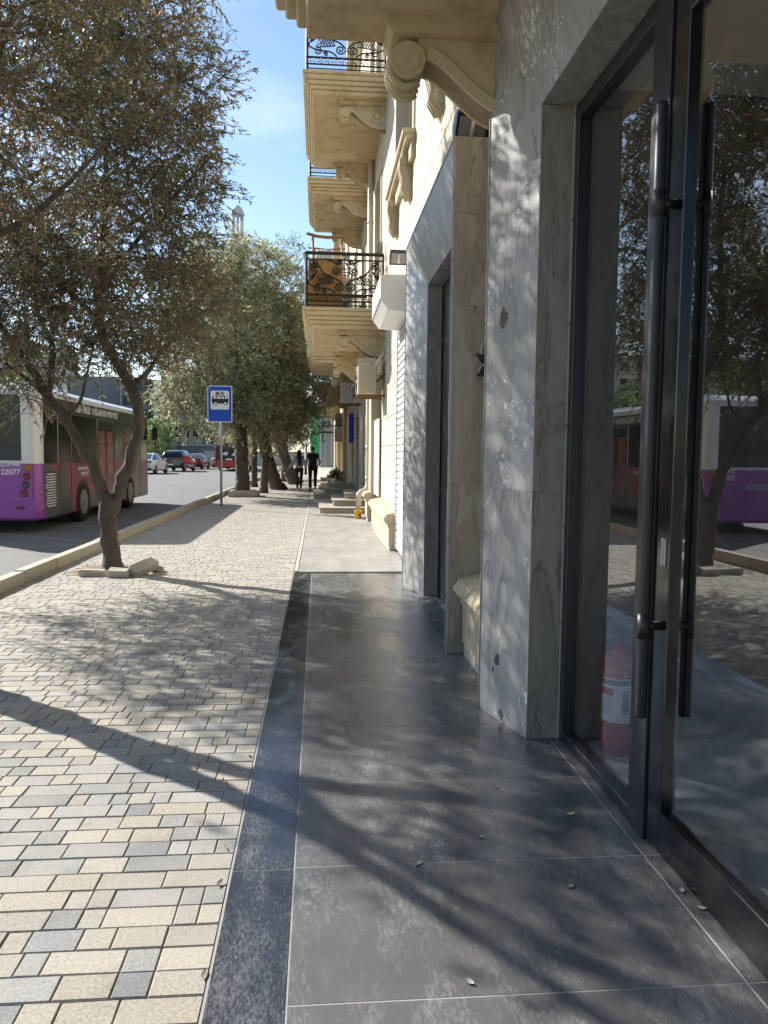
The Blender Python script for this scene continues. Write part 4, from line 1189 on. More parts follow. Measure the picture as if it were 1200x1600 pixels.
def tree(name, base, label, limbs, crowns, n_cl, twigs, per_twig, leaf_len, seed, brown=0.2, bare=0.15, spread=0.55, hang=0.0, group=None, tint=(1, 1, 1), cut=None, gap=0.30, trunk_sides=18, lw=0.21, extra=None):
    """limbs: polylines (x,y,z,r) relative to base; crowns: (cx,cy,cz,rx,ry,rz,weight)"""
    rs = np.random.RandomState(seed)
    root = empty(name, base, label, 'tree', group)
    o = np.array(base)
    tb = MB(); nodes = []; nrad = []
    for li, lb in enumerate(limbs):
        L_ = smooth_line(lb, 0.07 if lb[0][3] > 0.06 else 0.12)
        jit = rs.normal(0, 1, (len(L_), 3)) * np.minimum(L_[:, 3:4] * 0.12, 0.012)
        L_[:, :3] += jit
        ns = trunk_sides if lb[0][3] > 0.06 else 8
        tb.tube([tuple(q[:3] + o) for q in L_], [max(0.006, q[3] * (1 + rs.normal(0, 0.04))) for q in L_], ns)
        v0 = len(tb.v) - len(L_) * ns
        ridge = rs.normal(0, 0.07, ns)
        for i_ in range(len(L_)):
            ridge = ridge * 0.85 + rs.normal(0, 0.035, ns)
            c_ = L_[i_, :3] + o
            for k_ in range(ns):
                a_ = np.array(tb.v[v0 + i_ * ns + k_])
                tb.v[v0 + i_ * ns + k_] = tuple(c_ + (a_ - c_) * (1 + ridge[k_]))
        s = L_[len(L_) // 3:] if li == 0 else L_
        nodes.append(s[:, :3]); nrad.append(s[:, 3])
    nodes = np.vstack(nodes); nrad = np.concatenate(nrad)
    # cluster centres inside the crown bodies
    w = np.array([c[6] for c in crowns], float); w /= w.sum()
    C = []
    tries = 0
    while len(C) < n_cl and tries < n_cl * 40:
        tries += 1
        c = crowns[rs.choice(len(crowns), p=w)]
        d = unit(rs.normal(0, 1, 3)) * rs.uniform(0.12, 1) ** 0.42
        p = np.array(c[:3]) + d * np.array(c[3:6])
        if cut and not cut(p + o): continue
        if C and np.min(np.sum((np.array(C) - p) ** 2, axis=1)) < gap ** 2 * rs.uniform(0.4, 1.4): continue
        C.append(p)
    if extra: C.extend([np.array(q) - o for q in extra])
    C = np.array(C)
    dist = np.array([np.min(np.linalg.norm(nodes - c, axis=1)) for c in C])
    br = []; brr = []
    for i in np.argsort(dist):
        c = C[i]
        dd = np.linalg.norm(nodes - c, axis=1) + 0.5 * np.maximum(0, nodes[:, 2] - c[2])
        j = int(np.argmin(dd)); a = nodes[j]; ln = np.linalg.norm(c - a)
        t = np.linspace(0, 1, 6)[:, None]
        mid = (a + c) / 2 + rs.normal(0, 0.10, 3) * ln + np.array([0, 0, 0.10 * ln])
        q = (1 - t) ** 2 * a + 2 * t * (1 - t) * mid + t * t * c
        r0_ = min(nrad[j] * 0.7, 0.006 + 0.012 * ln)
        br.append(q); brr.append(np.linspace(max(r0_, 0.005), 0.0035, 6))
        nodes = np.vstack([nodes, q[2:]]); nrad = np.concatenate([nrad, brr[-1][2:]])
    V, k, ix = strips(np.array(br), np.array(brr), 4)
    # twigs
    m = len(C) * twigs
    c0 = np.repeat(C, twigs, axis=0) + rs.normal(0, 0.05, (m, 3))
    crown_c = np.array(crowns[0][:3])
    d = unit(rs.normal(0, 1, (m, 3)) + 0.55 * unit(c0 - crown_c) + np.array([0, 0, 0.25 - hang]))
    ln = rs.uniform(0.35, 1.0, (m, 1)) * spread
    d2 = unit(d + rs.normal(0, 0.35, (m, 3)) + np.array([0, 0, -0.10 - hang]))
    p1 = c0 + d * ln * 0.5; p2 = p1 + d2 * ln * 0.5
    T = np.stack([c0, p1, p2], axis=1)
    V2, k2, ix2 = strips(T, np.repeat(np.array([[0.0048, 0.0036, 0.0018]]), m, axis=0), 3)
    tr_o = tb.build('trunk', M['bark'], root)
    tag(link('branches', mesh_np('branches', V, k, M['bark'], idx=ix, smooth=True), root), kind='stuff')
    tag(link('twigs', mesh_np('twigs', V2, k2, M['twig'], idx=ix2), root), kind='stuff')
    # leaves: low inner twigs are bare, the outer ones carry leaves
    low = (c0[:, 2] - C[:, 2].min()) / (np.ptp(C[:, 2]) + 1e-6)
    keep = rs.random_sample(m) > bare + 0.45 * np.clip(0.32 - low, 0, 0.32) / 0.32
    Tk = T[keep]; mk_ = len(Tk)
    t = rs.uniform(0.12, 1.02, (mk_, per_twig))
    s = np.where(t[..., None] < 0.5, Tk[:, None, 0] + (Tk[:, None, 1] - Tk[:, None, 0]) * (t[..., None] * 2), Tk[:, None, 1] + (Tk[:, None, 2] - Tk[:, None, 1]) * (t[..., None] * 2 - 1))
    td = unit(Tk[:, 2] - Tk[:, 0])[:, None, :]
    ld = unit(td * 1.05 + rs.normal(0, 0.55, s.shape) + np.array([0, 0, -0.08 - hang]))
    nn = unit(np.cross(ld, rs.normal(0, 1, s.shape)))
    ll = leaf_len * rs.uniform(0.6, 1.25, s.shape[:2])[..., None]
    wd = ll * lw * rs.uniform(0.7, 1.2, s.shape[:2])[..., None]
    sd = np.cross(ld, nn)
    b = s; e = s + ld * ll; l = s + ld * ll * 0.48 + sd * wd * 0.5 + nn * ll * 0.05; r = s + ld * ll * 0.48 - sd * wd * 0.5 + nn * ll * 0.05
    LV = np.stack([b, r, e, l], axis=2).reshape(-1, 3)
    nl = mk_ * per_twig
    cl_b = np.repeat(np.clip(brown + rs.normal(0, 0.22, len(C)), 0, 0.95), twigs)[keep]
    isb = rs.random_sample((mk_, per_twig)) < cl_b[:, None]
    col = np.where(isb[..., None], BROWNS[rs.randint(0, len(BROWNS), (mk_, per_twig))], GREENS[rs.randint(0, len(GREENS), (mk_, per_twig))])
    cl_l = np.repeat(np.clip(1 + rs.normal(0, 0.28, len(C)), 0.5, 1.7), twigs)[keep]
    col = col * rs.uniform(0.75, 1.25, (mk_, per_twig, 1)) * cl_l[:, None, None] * np.array(tint)
    me = mesh_np('crown', LV, 4, M['leaf'], cols=col.reshape(-1, 3), idx=[(0, 1, 2, 3)])
    tag(link('crown', me, root), kind='stuff')
    return root

# the forked tree in its broken stone surround
T1 = (-2.50, 9.58, 0)
t1_limbs = [
    [(0.02, 0, -0.05, 0.19), (0.0, 0, 0.08, 0.155), (-0.03, 0, 0.35, 0.135), (-0.045, 0, 0.65, 0.135), (-0.04, 0, 0.82, 0.15), (-0.03, 0.02, 0.92, 0.13)],
    [(-0.06, 0, 0.74, 0.10), (-0.17, 0.02, 1.12, 0.085), (-0.36, 0.05, 1.50, 0.08), (-0.56, 0.08, 1.84, 0.075), (-0.76, 0.10, 2.12, 0.068), (-0.95, 0.05, 2.45, 0.055), (-1.20, 0.0, 2.85, 0.045), (-1.5, -0.1, 3.3, 0.03), (-1.9, -0.2, 3.9, 0.02)],
    [(-0.02, 0.02, 0.74, 0.115), (0.08, 0.05, 1.0, 0.105), (0.20, 0.08, 1.35, 0.10), (0.29, 0.10, 1.75, 0.095), (0.27, 0.12, 2.1, 0.09), (0.08, 0.12, 2.48, 0.08), (-0.10, 0.10, 2.85, 0.07), (-0.14, 0.05, 3.3, 0.06), (-0.06, 0.0, 3.9, 0.048), (0.02, -0.1, 4.6, 0.035), (0.0, -0.2, 5.4, 0.02)],
    [(-0.76, 0.10, 2.12, 0.055), (-0.72, 0.12, 2.4, 0.05), (-0.74, 0.2, 2.75, 0.042), (-0.95, 0.3, 3.2, 0.034), (-1.0, 0.5, 3.9, 0.022)],
    [(-0.70, 0.09, 2.02, 0.035), (-1.0, 0.0, 2.32, 0.03), (-1.4, -0.1, 2.6, 0.022), (-1.9, -0.2, 2.75, 0.014)],
    [(0.20, 0.12, 2.25, 0.05), (0.42, 0.15, 2.42, 0.04), (0.52, 0.2, 2.62, 0.032), (0.8, 0.4, 3.0, 0.024), (1.2, 0.6, 3.4, 0.014)],
    [(-0.14, 0.05, 3.3, 0.04), (0.3, -0.2, 3.8, 0.032), (0.8, -0.4, 4.3, 0.024), (1.3, -0.5, 4.8, 0.014)],
    [(-0.1, 0.1, 3.0, 0.04), (-0.6, -0.5, 3.5, 0.032), (-1.1, -1.1, 4.1, 0.022), (-1.5, -1.6, 4.8, 0.012)],
    [(-0.06, 0.0, 3.9, 0.035), (0.3, 0.7, 4.5, 0.028), (0.6, 1.3, 5.1, 0.018), (0.7, 1.8, 5.8, 0.01)],
    [(-0.56, 0.08, 1.84, 0.03), (-0.42, 0.2, 2.05, 0.028), (-0.36, 0.3, 2.4, 0.022), (-0.3, 0.4, 2.8, 0.014)],
]
t1_crowns = [(-0.85, -0.4, 4.7, 2.2, 2.0, 2.2, 1.0), (-1.5, -0.2, 3.3, 1.9, 1.7, 1.15, 0.6), (0.25, -0.2, 3.35, 1.3, 1.4, 0.95, 0.40), (0.55, -0.3, 4.9, 0.9, 1.4, 0.9, 0.3), (0.15, -0.3, 6.2, 1.35, 1.4, 1.0, 0.35), (-0.9, -0.2, 2.75, 1.9, 1.2, 0.5, 0.22), (0.50, 0.3, 3.05, 0.8, 1.0, 0.7, 0.25)]
t1_limbs = [[(x, y, z, r * 0.76) for x, y, z, r in l] for l in t1_limbs]
tree('forked_tree', T1, 'forked brown leaved tree rising from broken stone blocks before the purple bus', t1_limbs, t1_crowns, 650, 16, 19, 0.068, 7,
     brown=0.34, bare=0.20, spread=0.62, hang=0.08, cut=open_sky, group='street trees along the kerb', gap=0.29, lw=0.25,
     extra=[(-3.35, 9.6, 2.25), (-3.45, 9.55, 2.1), (-3.3, 9.65, 2.05)])

T0 = (-2.72, 5.30, 0)
t0_limbs = [
    [(0, 0, -0.05, 0.18), (0.0, 0, 0.3, 0.13), (-0.02, 0.02, 0.8, 0.12), (0.0, 0.05, 1.15, 0.12)],
    [(0.0, 0.03, 1.0, 0.085), (0.10, -0.12, 1.5, 0.07), (0.16, -0.2, 2.0, 0.05), (0.05, -0.4, 2.6, 0.026), (-0.1, -0.7, 3.3, 0.017), (-0.3, -1.0, 4.2, 0.010)],
    [(0.0, 0.05, 1.0, 0.09), (-0.2, 0.3, 1.6, 0.075), (-0.35, 0.6, 2.3, 0.058), (-0.2, 0.95, 2.9, 0.042), (0.25, 1.3, 3.25, 0.03), (0.6, 1.5, 3.65, 0.02), (0.9, 1.7, 4.1, 0.011)],
    [(-0.35, 0.6, 2.3, 0.05), (-0.8, 0.7, 3.0, 0.04), (-1.2, 0.8, 3.9, 0.026), (-1.5, 0.9, 4.8, 0.014)],
    [(-0.2, 0.95, 2.9, 0.04), (0.0, 1.0, 3.6, 0.034), (0.2, 1.0, 4.4, 0.022), (0.3, 0.9, 5.2, 0.012)],
    [(0.1, -0.3, 2.6, 0.04), (0.5, -0.6, 3.1, 0.03), (0.9, -0.8, 3.8, 0.018)],
]
t0_crowns = [(-0.35, 0.45, 4.85, 1.7, 1.6, 1.1, 1.0), (-0.6, 1.1, 3.7, 1.0, 1.0, 0.6, 0.2)]
tree('near_tree', T0, 'nearest street tree with rusty leaves, cut off by the left frame edge', t0_limbs, t0_crowns, 150, 15, 15, 0.080, 21, cut=open_sky,
     brown=0.5, bare=0.3, spread=0.6, hang=0.05, extra=[(-3.0, 6.3, 3.2), (-2.75, 6.5, 3.35), (-2.5, 6.6, 3.5), (-2.3, 6.7, 3.45), (-2.1, 6.85, 3.75), (-2.6, 6.4, 3.7), (-2.9, 6.2, 3.6), (-3.2, 6.1, 3.45)], group='street trees along the kerb', gap=0.25, lw=0.27)

# the leaning olives farther along
def olive(x, y, h, lean, label, seed, r=0.17, cl=190, crown=None, brown=0.08, tint=(2.05, 2.05, 2.35), ll=0.125, tw=14, pt=14):
    lx, ly = lean
    fork = h * 0.26
    limbs = [[(0, 0, -0.05, r * 1.35), (lx * 0.12, ly * 0.1, 0.4, r), (lx * 0.4, ly * 0.4, fork, r * 0.85), (lx * 0.5, ly * 0.5, fork * 1.15, r * 0.8)]]
    rs = random.Random(seed)
    for k in range(5):
        a = k * 1.26 + rs.uniform(-0.4, 0.4); q = h * 0.26
        limbs.append([(lx * 0.45, ly * 0.45, fork, r * 0.55), (lx * 0.6 + 0.35 * math.cos(a), ly * 0.6 + 0.35 * math.sin(a), fork + h * 0.12, r * 0.45),
                      (lx * 0.8 + q * 0.7 * math.cos(a), ly * 0.8 + q * 0.7 * math.sin(a), fork + h * 0.30, r * 0.25), (lx + q * math.cos(a), ly + q * math.sin(a), h * rs.uniform(0.75, 0.9), r * 0.09)])
    crown = crown or [(lx, ly, h * 0.62, h * 0.33, h * 0.36, h * 0.36, 1.0), (lx * 0.8, ly, h * 0.42, h * 0.33, h * 0.33, h * 0.18, 0.5)]
    return tree('olive_tree', (x, y, 0), label, limbs, crown, cl, tw, pt, ll, seed, brown=brown, bare=0.05, spread=0.75, hang=0.12, group='street trees along the kerb', tint=tint, gap=0.30, trunk_sides=10, lw=0.28)

olive(-2.52, 26.1, 7.6, (-0.15, 0.0), 'grey green olive in a low stone box right behind the bus stop post', 31, r=0.24, cl=520, crown=[(-0.25, 0, 5.6, 2.6, 2.6, 2.9, 1.0), (-0.5, -0.3, 3.3, 2.4, 2.3, 1.1, 0.6)])
olive(-2.0, 28.2, 7.0, (0.25, 0.3), 'slim olive with a curved trunk beside the boxed olive', 32, r=0.13, cl=260)
olive(-1.55, 30.9, 7.8, (-1.75, 0.4), 'thick olive trunk leaning left over the pavement, nearer of two', 33, r=0.27, cl=330, crown=[(-0.9, 0, 5.4, 2.1, 2.5, 2.6, 1.0), (-0.5, 0, 3.4, 1.8, 2.2, 1.0, 0.5)])
olive(-1.0, 36.2, 8.2, (-2.2, 0.5), 'thick olive trunk leaning left just behind the walking woman', 34, r=0.28, cl=330, crown=[(-1.6, 0.3, 5.5, 2.0, 2.5, 2.8, 1.0), (-1.3, 0.2, 3.8, 1.7, 2.1, 1.0, 0.4)])
olive(-2.75, 33.2, 7.0, (0.1, 0.2), 'thin dark double trunk olive between the leaning ones and the kerb', 35, r=0.13, cl=150)
olive(-2.7, 44.0, 7.6, (-0.3, 0.0), 'farthest olive of the pavement row, half hidden by the others', 36, r=0.2, cl=170)
t9 = olive(-1.75, 39.5, 13.2, (0.1, 0.1), 'tall airy tree with fresh green leaves rising above the olives', 37, r=0.17, cl=200,
           crown=[(-0.4, 0, 9.6, 1.9, 2.2, 3.0, 1.0), (-0.3, 0, 6.6, 1.5, 1.8, 2.6, 0.7)], brown=0.0, tint=(1.2, 1.55, 0.95), ll=0.13, tw=9, pt=9)

# leaves of the potted plant
rs = np.random.RandomState(4)
n = 420
d = unit(rs.normal(0, 1, (n, 3)) + np.array([0, 0, 0.6])); s = d * rs.uniform(0.02, 0.3, (n, 1)) * np.array([1, 1, 1.1]) + np.array([0, 0, 0.48])
nn = unit(np.cross(d, rs.normal(0, 1, (n, 3)))); sd = np.cross(d, nn)
LV = np.stack([s, s + d * 0.05 - sd * 0.025, s + d * 0.12, s + d * 0.05 + sd * 0.025], axis=1).reshape(-1, 3)
tag(link('foliage', mesh_np('foliage', LV, 4, M['leaf'], cols=np.array([(0.09, 0.16, 0.04)]) * rs.uniform(0.6, 1.3, (n, 1)), idx=[(0, 1, 2, 3)]), pp), kind='stuff')

# stone box of the olive behind the sign
bx = empty('stone_planter', (-2.5, 26.0, 0), 'low square stone box round the olive behind the sign', 'planter')
for a in ((-2.95, -2.0, 25.45, 25.57), (-2.95, -2.0, 26.5, 26.62), (-2.95, -2.83, 25.575, 26.495), (-2.12, -2.0, 25.575, 26.495)):
    MB().cbox(a[0], a[1], a[2], a[3], 0.0, 0.20, 0.015).build('kerb_block', M['kerb'], bx)
MB().box(-2.82, -2.13, 25.58, 26.49, 0.0, 0.12).build('soil', M['soil'], bx)

# soil and broken blocks round the forked tree, one block at the near tree
def soil_bed(x0, x1, y0, y1, seed):
    g = MB(); n = 14; rr = random.Random(seed); vs = []
    for j in range(n + 1):
        for i in range(n + 1):
            e = min(i, j, n - i, n - j)
            vs.append((x0 + (x1 - x0) * i / n, y0 + (y1 - y0) * j / n, -0.008 + (rr.uniform(0, 0.03) if e > 0 else 0)))
    g.add(vs, [(j * (n + 1) + i, j * (n + 1) + i + 1, (j + 1) * (n + 1) + i + 1, (j + 1) * (n + 1) + i) for j in range(n) for i in range(n)], 0, True)
    tag(g.build('soil_bed', M['soil']), kind='structure')
soil_bed(-2.93, -2.11, 9.17, 9.96, 1); soil_bed(-3.11, -2.34, 4.84, 5.76, 2)

def rubble(loc, size, rot, label):
    rr = random.Random(sum(map(ord, label)))
    m = MB().cbox(-size[0] / 2, size[0] / 2, -size[1] / 2, size[1] / 2, -size[2] / 2, size[2] / 2, 0.018)
    m.v = [(x + rr.uniform(-0.006, 0.006), y + rr.uniform(-0.006, 0.006), z + rr.uniform(-0.006, 0.006)) for x, y, z in m.v]
    o = m.build('kerb_block', M['kerb']); o.location = (loc[0], loc[1], loc[2] * 0.85); o.scale = (0.84, 0.84, 0.84); o.rotation_euler = rot
    tag(o, label, 'stone block', 'loose kerb blocks round the tree pits')
rubble((-2.62, 9.13, 0.035), (0.36, 0.12, 0.11), (0, 0.03, 0.10), 'pale kerb block lying flat left in front of the forked tree')
rubble((-2.30, 9.05, 0.045), (0.30, 0.16, 0.13), (0.25, 0.02, -0.10), 'cracked kerb block lying in front of the forked trunk')
rubble((-2.06, 9.22, 0.10), (0.17, 0.46, 0.14), (0.18, 0.42, -0.42), 'kerb block tipped up on edge right of the forked trunk')
rubble((-1.98, 9.48, 0.06), (0.22, 0.24, 0.09), (-0.1, 0.35, 0.3), 'broken paving chunk behind the tipped kerb block')
rubble((-2.26, 9.62, 0.05), (0.20, 0.12, 0.08), (0.2, -0.2, 0.7), 'small stone lump beside the foot of the forked trunk')
rubble((-2.22, 5.20, 0.04), (0.16, 0.22, 0.09), (0.1, 0.1, 0.3), 'single dark block at the left frame edge by the nearest tree')

# ------------------------------------------------------------------ vehicles
RZ = -0.12          # road level
M['purple'] = plain('purple_bus_paint', (0.29, 0.05, 0.35), 0.25, var=0.015, coat=0.4)
M['bus_white'] = plain('bus_white_paint', (0.72, 0.72, 0.70), 0.3, var=0.04, coat=0.3)
M['tyre'] = plain('tyre_rubber', (0.022, 0.021, 0.02), 0.85, var=0.25)
M['rim'] = plain('dusty_rim', (0.26, 0.24, 0.21), 0.5, metal=0.3, var=0.2)
M['bus_dark'] = plain('dark_bus_panel', (0.035, 0.036, 0.036), 0.35, var=0.15)
M['lamp_red'] = plain('red_lens', (0.20, 0.012, 0.02), 0.15, var=0.1)
M['lamp_dark'] = plain('smoked_lens', (0.06, 0.05, 0.055), 0.15, var=0.1)
M['lamp_amber'] = plain('amber_lens', (0.42, 0.13, 0.015), 0.15, var=0.1)
M['print_white'] = plain('white_print', (0.78, 0.78, 0.76), 0.5, var=0.03)

def wrap_mat():
    """grey advertising film with red chevron rays"""
    m, nt, b = nodes_of('bus_side_film')
    geo = N(nt, 'ShaderNodeNewGeometry')
    mp = N(nt, 'ShaderNodeMapping'); mp.inputs['Rotation'].default_value = (R(38), 0, 0); mp.inputs['Scale'].default_value = (1, 1, 1)
    wv = N(nt, 'ShaderNodeTexWave', Scale=4.5, Distortion=0.0); wv.bands_direction = 'Z'
    no = N(nt, 'ShaderNodeTexNoise', Scale=0.9, Detail=1.0)
    nt.links.new(geo.outputs['Position'], mp.inputs['Vector']); nt.links.new(mp.outputs['Vector'], wv.inputs['Vector']); nt.links.new(geo.outputs['Position'], no.inputs['Vector'])
    r1 = N(nt, 'ShaderNodeMapRange'); r1.inputs['From Min'].default_value = 0.45; r1.inputs['From Max'].default_value = 0.55
    r2 = N(nt, 'ShaderNodeMapRange'); r2.inputs['From Min'].default_value = 0.44; r2.inputs['From Max'].default_value = 0.60
    nt.links.new(wv.outputs['Fac'], r1.inputs['Value']); nt.links.new(no.outputs['Fac'], r2.inputs['Value'])
    c1 = N(nt, 'ShaderNodeMixRGB'); c1.inputs['Color1'].default_value = (0.40, 0.05, 0.085, 1); c1.inputs['Color2'].default_value = (0.17, 0.05, 0.07, 1)
    nt.links.new(r1.outputs['Result'], c1.inputs['Fac'])
    c2 = N(nt, 'ShaderNodeMixRGB'); c2.inputs['Color1'].default_value = (0.10, 0.10, 0.108, 1)
    nt.links.new(r2.outputs['Result'], c2.inputs['Fac']); nt.links.new(c1.outputs['Color'], c2.inputs['Color2'])
    nt.links.new(c2.outputs['Color'], b.inputs['Base Color']); b.inputs['Roughness'].default_value = 0.4
    return m
M['wrap'] = wrap_mat()
M['print_red'] = stone('printed_red_film', (0.33, 0.03, 0.04), (0.10, 0.03, 0.04), (0.45, 0.33, 0.27), s1=5, s2=9, rough=0.25, bump=0.0)

def ring(xl, xr, y0, y1, r, z, ins, n=6):
    a, b, c, d = xl + ins, xr - ins, y0 + ins, y1 - ins
    r = max(0.03, r - ins * 0.3)
    pts = []
    for cx_, cy_, s0 in ((b - r, c + r, -90), (b - r, d - r, 0), (a + r, d - r, 90), (a + r, c + r, 180)):
        for k in range(n + 1):
            t = R(s0 + 90 * k / n); pts.append((cx_ + r * math.cos(t), cy_ + r * math.sin(t), z))
    return pts

def shell(mb, xl, xr, y0, y1, r, levels, matfn):
    rings = [ring(xl, xr, y0, y1, r, z, i) for z, i in levels]
    n = len(rings[0])
    for a in range(len(rings) - 1):
        base = len(mb.v); mb.v.extend(rings[a] + rings[a + 1])
        for k in range(n):
            f = [base + k, base + (k + 1) % n, base + n + (k + 1) % n, base + n + k]
            ctr = [sum(mb.v[i][q] for i in f) / 4 for q in range(3)]
            mb.f.append(f); mb.m.append(matfn(ctr)); mb.sm.append(True)
    for rg, fl in ((rings[0], True), (rings[-1], False)):
        base = len(mb.v); mb.v.extend(rg); f = list(range(base, base + n))
        mb.f.append(f[::-1] if fl else f); mb.m.append(matfn([sum(q[0] for q in rg) / n, sum(q[1] for q in rg) / n, rg[0][2]])); mb.sm.append(False)

def wheel(root, x, y, r, w, side):
    """side +1: outer face towards +x"""
    o = MB().lathe((x, y, RZ + r), 'X', [(r * 0.62, -w / 2), (r * 0.93, -w / 2), (r, -w * 0.36), (r, w * 0.36), (r * 0.93, w / 2), (r * 0.62, w / 2 - 0.01)], 28).build('wheel', M['tyre'], root)
    e = side * w / 2
    MB().lathe((x + e - side * 0.035, y, RZ + r), 'X', [(r * 0.63, 0.034 * side), (r * 0.60, 0.01 * side), (r * 0.40, -0.02 * side), (r * 0.30, 0.03 * side), (r * 0.22, 0.045 * side), (0.0, 0.05 * side)], 24).build('rim', M['rim'], o)
    nb = MB()
    for k in range(8):
        t = 2 * math.pi * k / 8
        nb.lathe((x + e - side * 0.01, y + r * 0.34 * math.cos(t), RZ + r + r * 0.34 * math.sin(t)), 'X', [(0.016, -0.01), (0.016, 0.015), (0.0, 0.017)], 6)
    nb.build('wheel_nuts', M['steel'], o)

XR, XL, YB, YF = -5.25, -7.65, 15.02, 24.45
bus = empty('city_bus', ((XR + XL) / 2, (YB + YF) / 2, RZ), 'purple city bus with white roof and grey advert sides at the kerb', 'bus')
b = MB()
shell(b, XL, XR, YB, YF, 0.24, [(0.13, 0.02), (0.17, -0.002), (0.525, -0.003), (0.545, 0.0), (1.205, 0.0), (1.22, 0.012), (2.44, 0.012), (2.52, 0.02), (2.62, 0.07), (2.70, 0.2), (2.74, 0.5)],
      lambda c: (0 if c[1] < YB + 0.25 else 2) if c[2] < 1.21 else 1)
b.build('body', [M['purple'], M['bus_white'], M['wrap']], bus)
rw = MB().cbox(XL + 0.36, XR - 0.32, YB + 0.001, YB + 0.05, 1.25, 2.50, 0.02).build('rear_window', M['dark_glass'], bus)
MB().cbox(XL + 0.37, XR - 0.34, YB - 0.006, YB + 0.03, 1.26, 1.50, 0.01).build('engine_vent', M['bus_dark'], rw)
# lamps
for k, mt in enumerate((M['lamp_amber'], M['lamp_red'], M['lamp_dark'], M['lamp_red'])):
    z = 1.125 - k * 0.160; x = XR - 0.21 - k * 0.024
    for xx in (x, XL + XR - x):
        MB().lathe((xx, YB, z), 'Y', [(0.075, 0.10), (0.075, -0.004), (0.062, -0.018), (0.055, -0.012), (0.0, -0.024)], 20).build('rear_lamp', mt, bus)
MB().cbox(XR - 0.43, XR - 0.29, YB - 0.035, YB, 0.35, 0.395, 0.006).build('reflector', M['lamp_red'], bus)
MB().cbox(XR - 0.02, XR + 0.022, YB + 0.70, YB + 0.78, 0.24, 0.28, 0.006).build('side_marker', M['lamp_amber'], bus)
# rear lettering
RM = lambda x, z: frame((x, YB - 0.003, z), (1, 0, 0), (0, 0, 1))
text_mesh('AYNA', 0.09, M['print_white'], 'operator_name', bus, RM(XR - 0.47, 1.18), offset=0.003)
text_mesh('22077', 0.14, M['print_white'], 'fleet_number', bus, RM(XR - 0.53, 1.04), offset=0.003)
lg = MB()
for k in range(8):
    t = math.pi * k / 4
    lg.tube([(XR - 0.66 + 0.045 * math.cos(t + q), YB - 0.004, 1.175 + 0.045 * math.sin(t + q)) for q in (0, 0.6, 1.2)], 0.007, 4)
    lg.tube([(XR - 0.66 + 0.012 * math.cos(t), YB - 0.004, 1.175 + 0.012 * math.sin(t)), (XR - 0.66 + 0.045 * math.cos(t), YB - 0.004, 1.175 + 0.045 * math.sin(t))], 0.005, 4)
lg.build('rosette_emblem', M['print_white'], bus)
MB().cbox(XR - 0.585, XR - 0.36, YB - 0.004, YB, 1.118, 1.130, 0.001).build('caption_bar', plain('lilac_print', (0.42, 0.30, 0.46), 0.5), bus)
pl = MB().cbox(XR - 1.46, XR - 0.94, YB - 0.012, YB, 0.80, 0.91, 0.004).build('number_plate', plain('plate_blue_white', (0.30, 0.42, 0.52), 0.4, var=0.05), bus)
text_mesh('10-HE-304', 0.085, M['black_metal'], 'plate_number', pl, frame((XR - 1.2, YB - 0.0135, 0.855), (1, 0, 0), (0, 0, 1)))
sm = MB()
for x in (XR - 0.38, XL + 0.38): sm.cbox(x - 0.003, x + 0.003, YB - 0.002, YB + 0.02, 0.56, 1.20, 0.001)
sm.build('hatch_gap', M['black_metal'], bus)
# side: upper band, panes and doors
MB().cbox(XR - 0.03, XR + 0.003, YB + 0.28, YF - 0.22, 2.225, 2.50, 0.003).build('upper_band', plain('dark_grey_film', (0.055, 0.056, 0.054), 0.4), bus)
WSEG = [(15.30, 16.06), (16.98, 17.88), (17.91, 18.84), (20.44, 21.34), (21.37, 22.28), (22.31, 23.20)]
for a, c in WSEG:
    MB().cbox(XR - 0.03, XR + 0.004, a, c, 1.20, 2.22, 0.004).build('side_window', M['dark_glass'], bus)
def bus_door(a, c, film=False):
    d = MB(); t = 0.035
    d.cbox(XR - 0.03, XR + 0.006, a, a + t, 0.16, 2.215, 0.003).cbox(XR - 0.03, XR + 0.006, c - t, c, 0.16, 2.215, 0.003)
    d.cbox(XR - 0.03, XR + 0.005, a + t, c - t, 2.16, 2.215, 0.003).cbox(XR - 0.03, XR + 0.005, a + t, c - t, 0.16, 0.48, 0.003)
    m_ = (a + c) / 2
    if c - a > 1: d.cbox(XR - 0.03, XR + 0.005, m_ - 0.03, m_ + 0.03, 0.48, 2.16, 0.003)
    do = d.build('door', M['bus_dark'], bus)
    for p, q in (((a + t, m_ - 0.03), (m_ + 0.03, c - t)) if c - a > 1 else ((a + t, c - t),)):
        MB().box(XR - 0.02, XR - 0.001, p, q, 0.48, 2.16).build('pane', M['dark_glass'], do)
        if film: MB().box(XR - 0.001, XR + 0.0015, p + 0.05, q - 0.1, 0.85, 1.95).build('advert_film', M['print_red'], do)
bus_door(16.13, 16.91); bus_door(18.92, 20.36, True); bus_door(23.28, 24.2)
SMx = lambda y, z: frame((XR + 0.0045, y, z), (0, 1, 0), (0, 0, 1))
ty_ = 17.22
for wd_ in ('MÜHƏRRİK', 'YAĞLARININ', 'PREMYERİ'):
    t_ = text_mesh(wd_, 0.215, M['print_white'], 'advert_word', bus, SMx(ty_, 2.36), align='LEFT', offset=0.004)
    ty_ += max(v.co.y for v in t_.data.vertices) - min(v.co.y for v in t_.data.vertices) + 0.09
text_mesh('MÜHƏRRİK YAĞLARININ', 0.10, M['print_white'], 'small_lettering', bus, SMx(17.36, 1.06), align='LEFT', offset=0.002)
text_mesh('PREMYERİ', 0.12, M['print_white'], 'small_lettering', bus, SMx(17.55, 0.94), align='LEFT', offset=0.002)
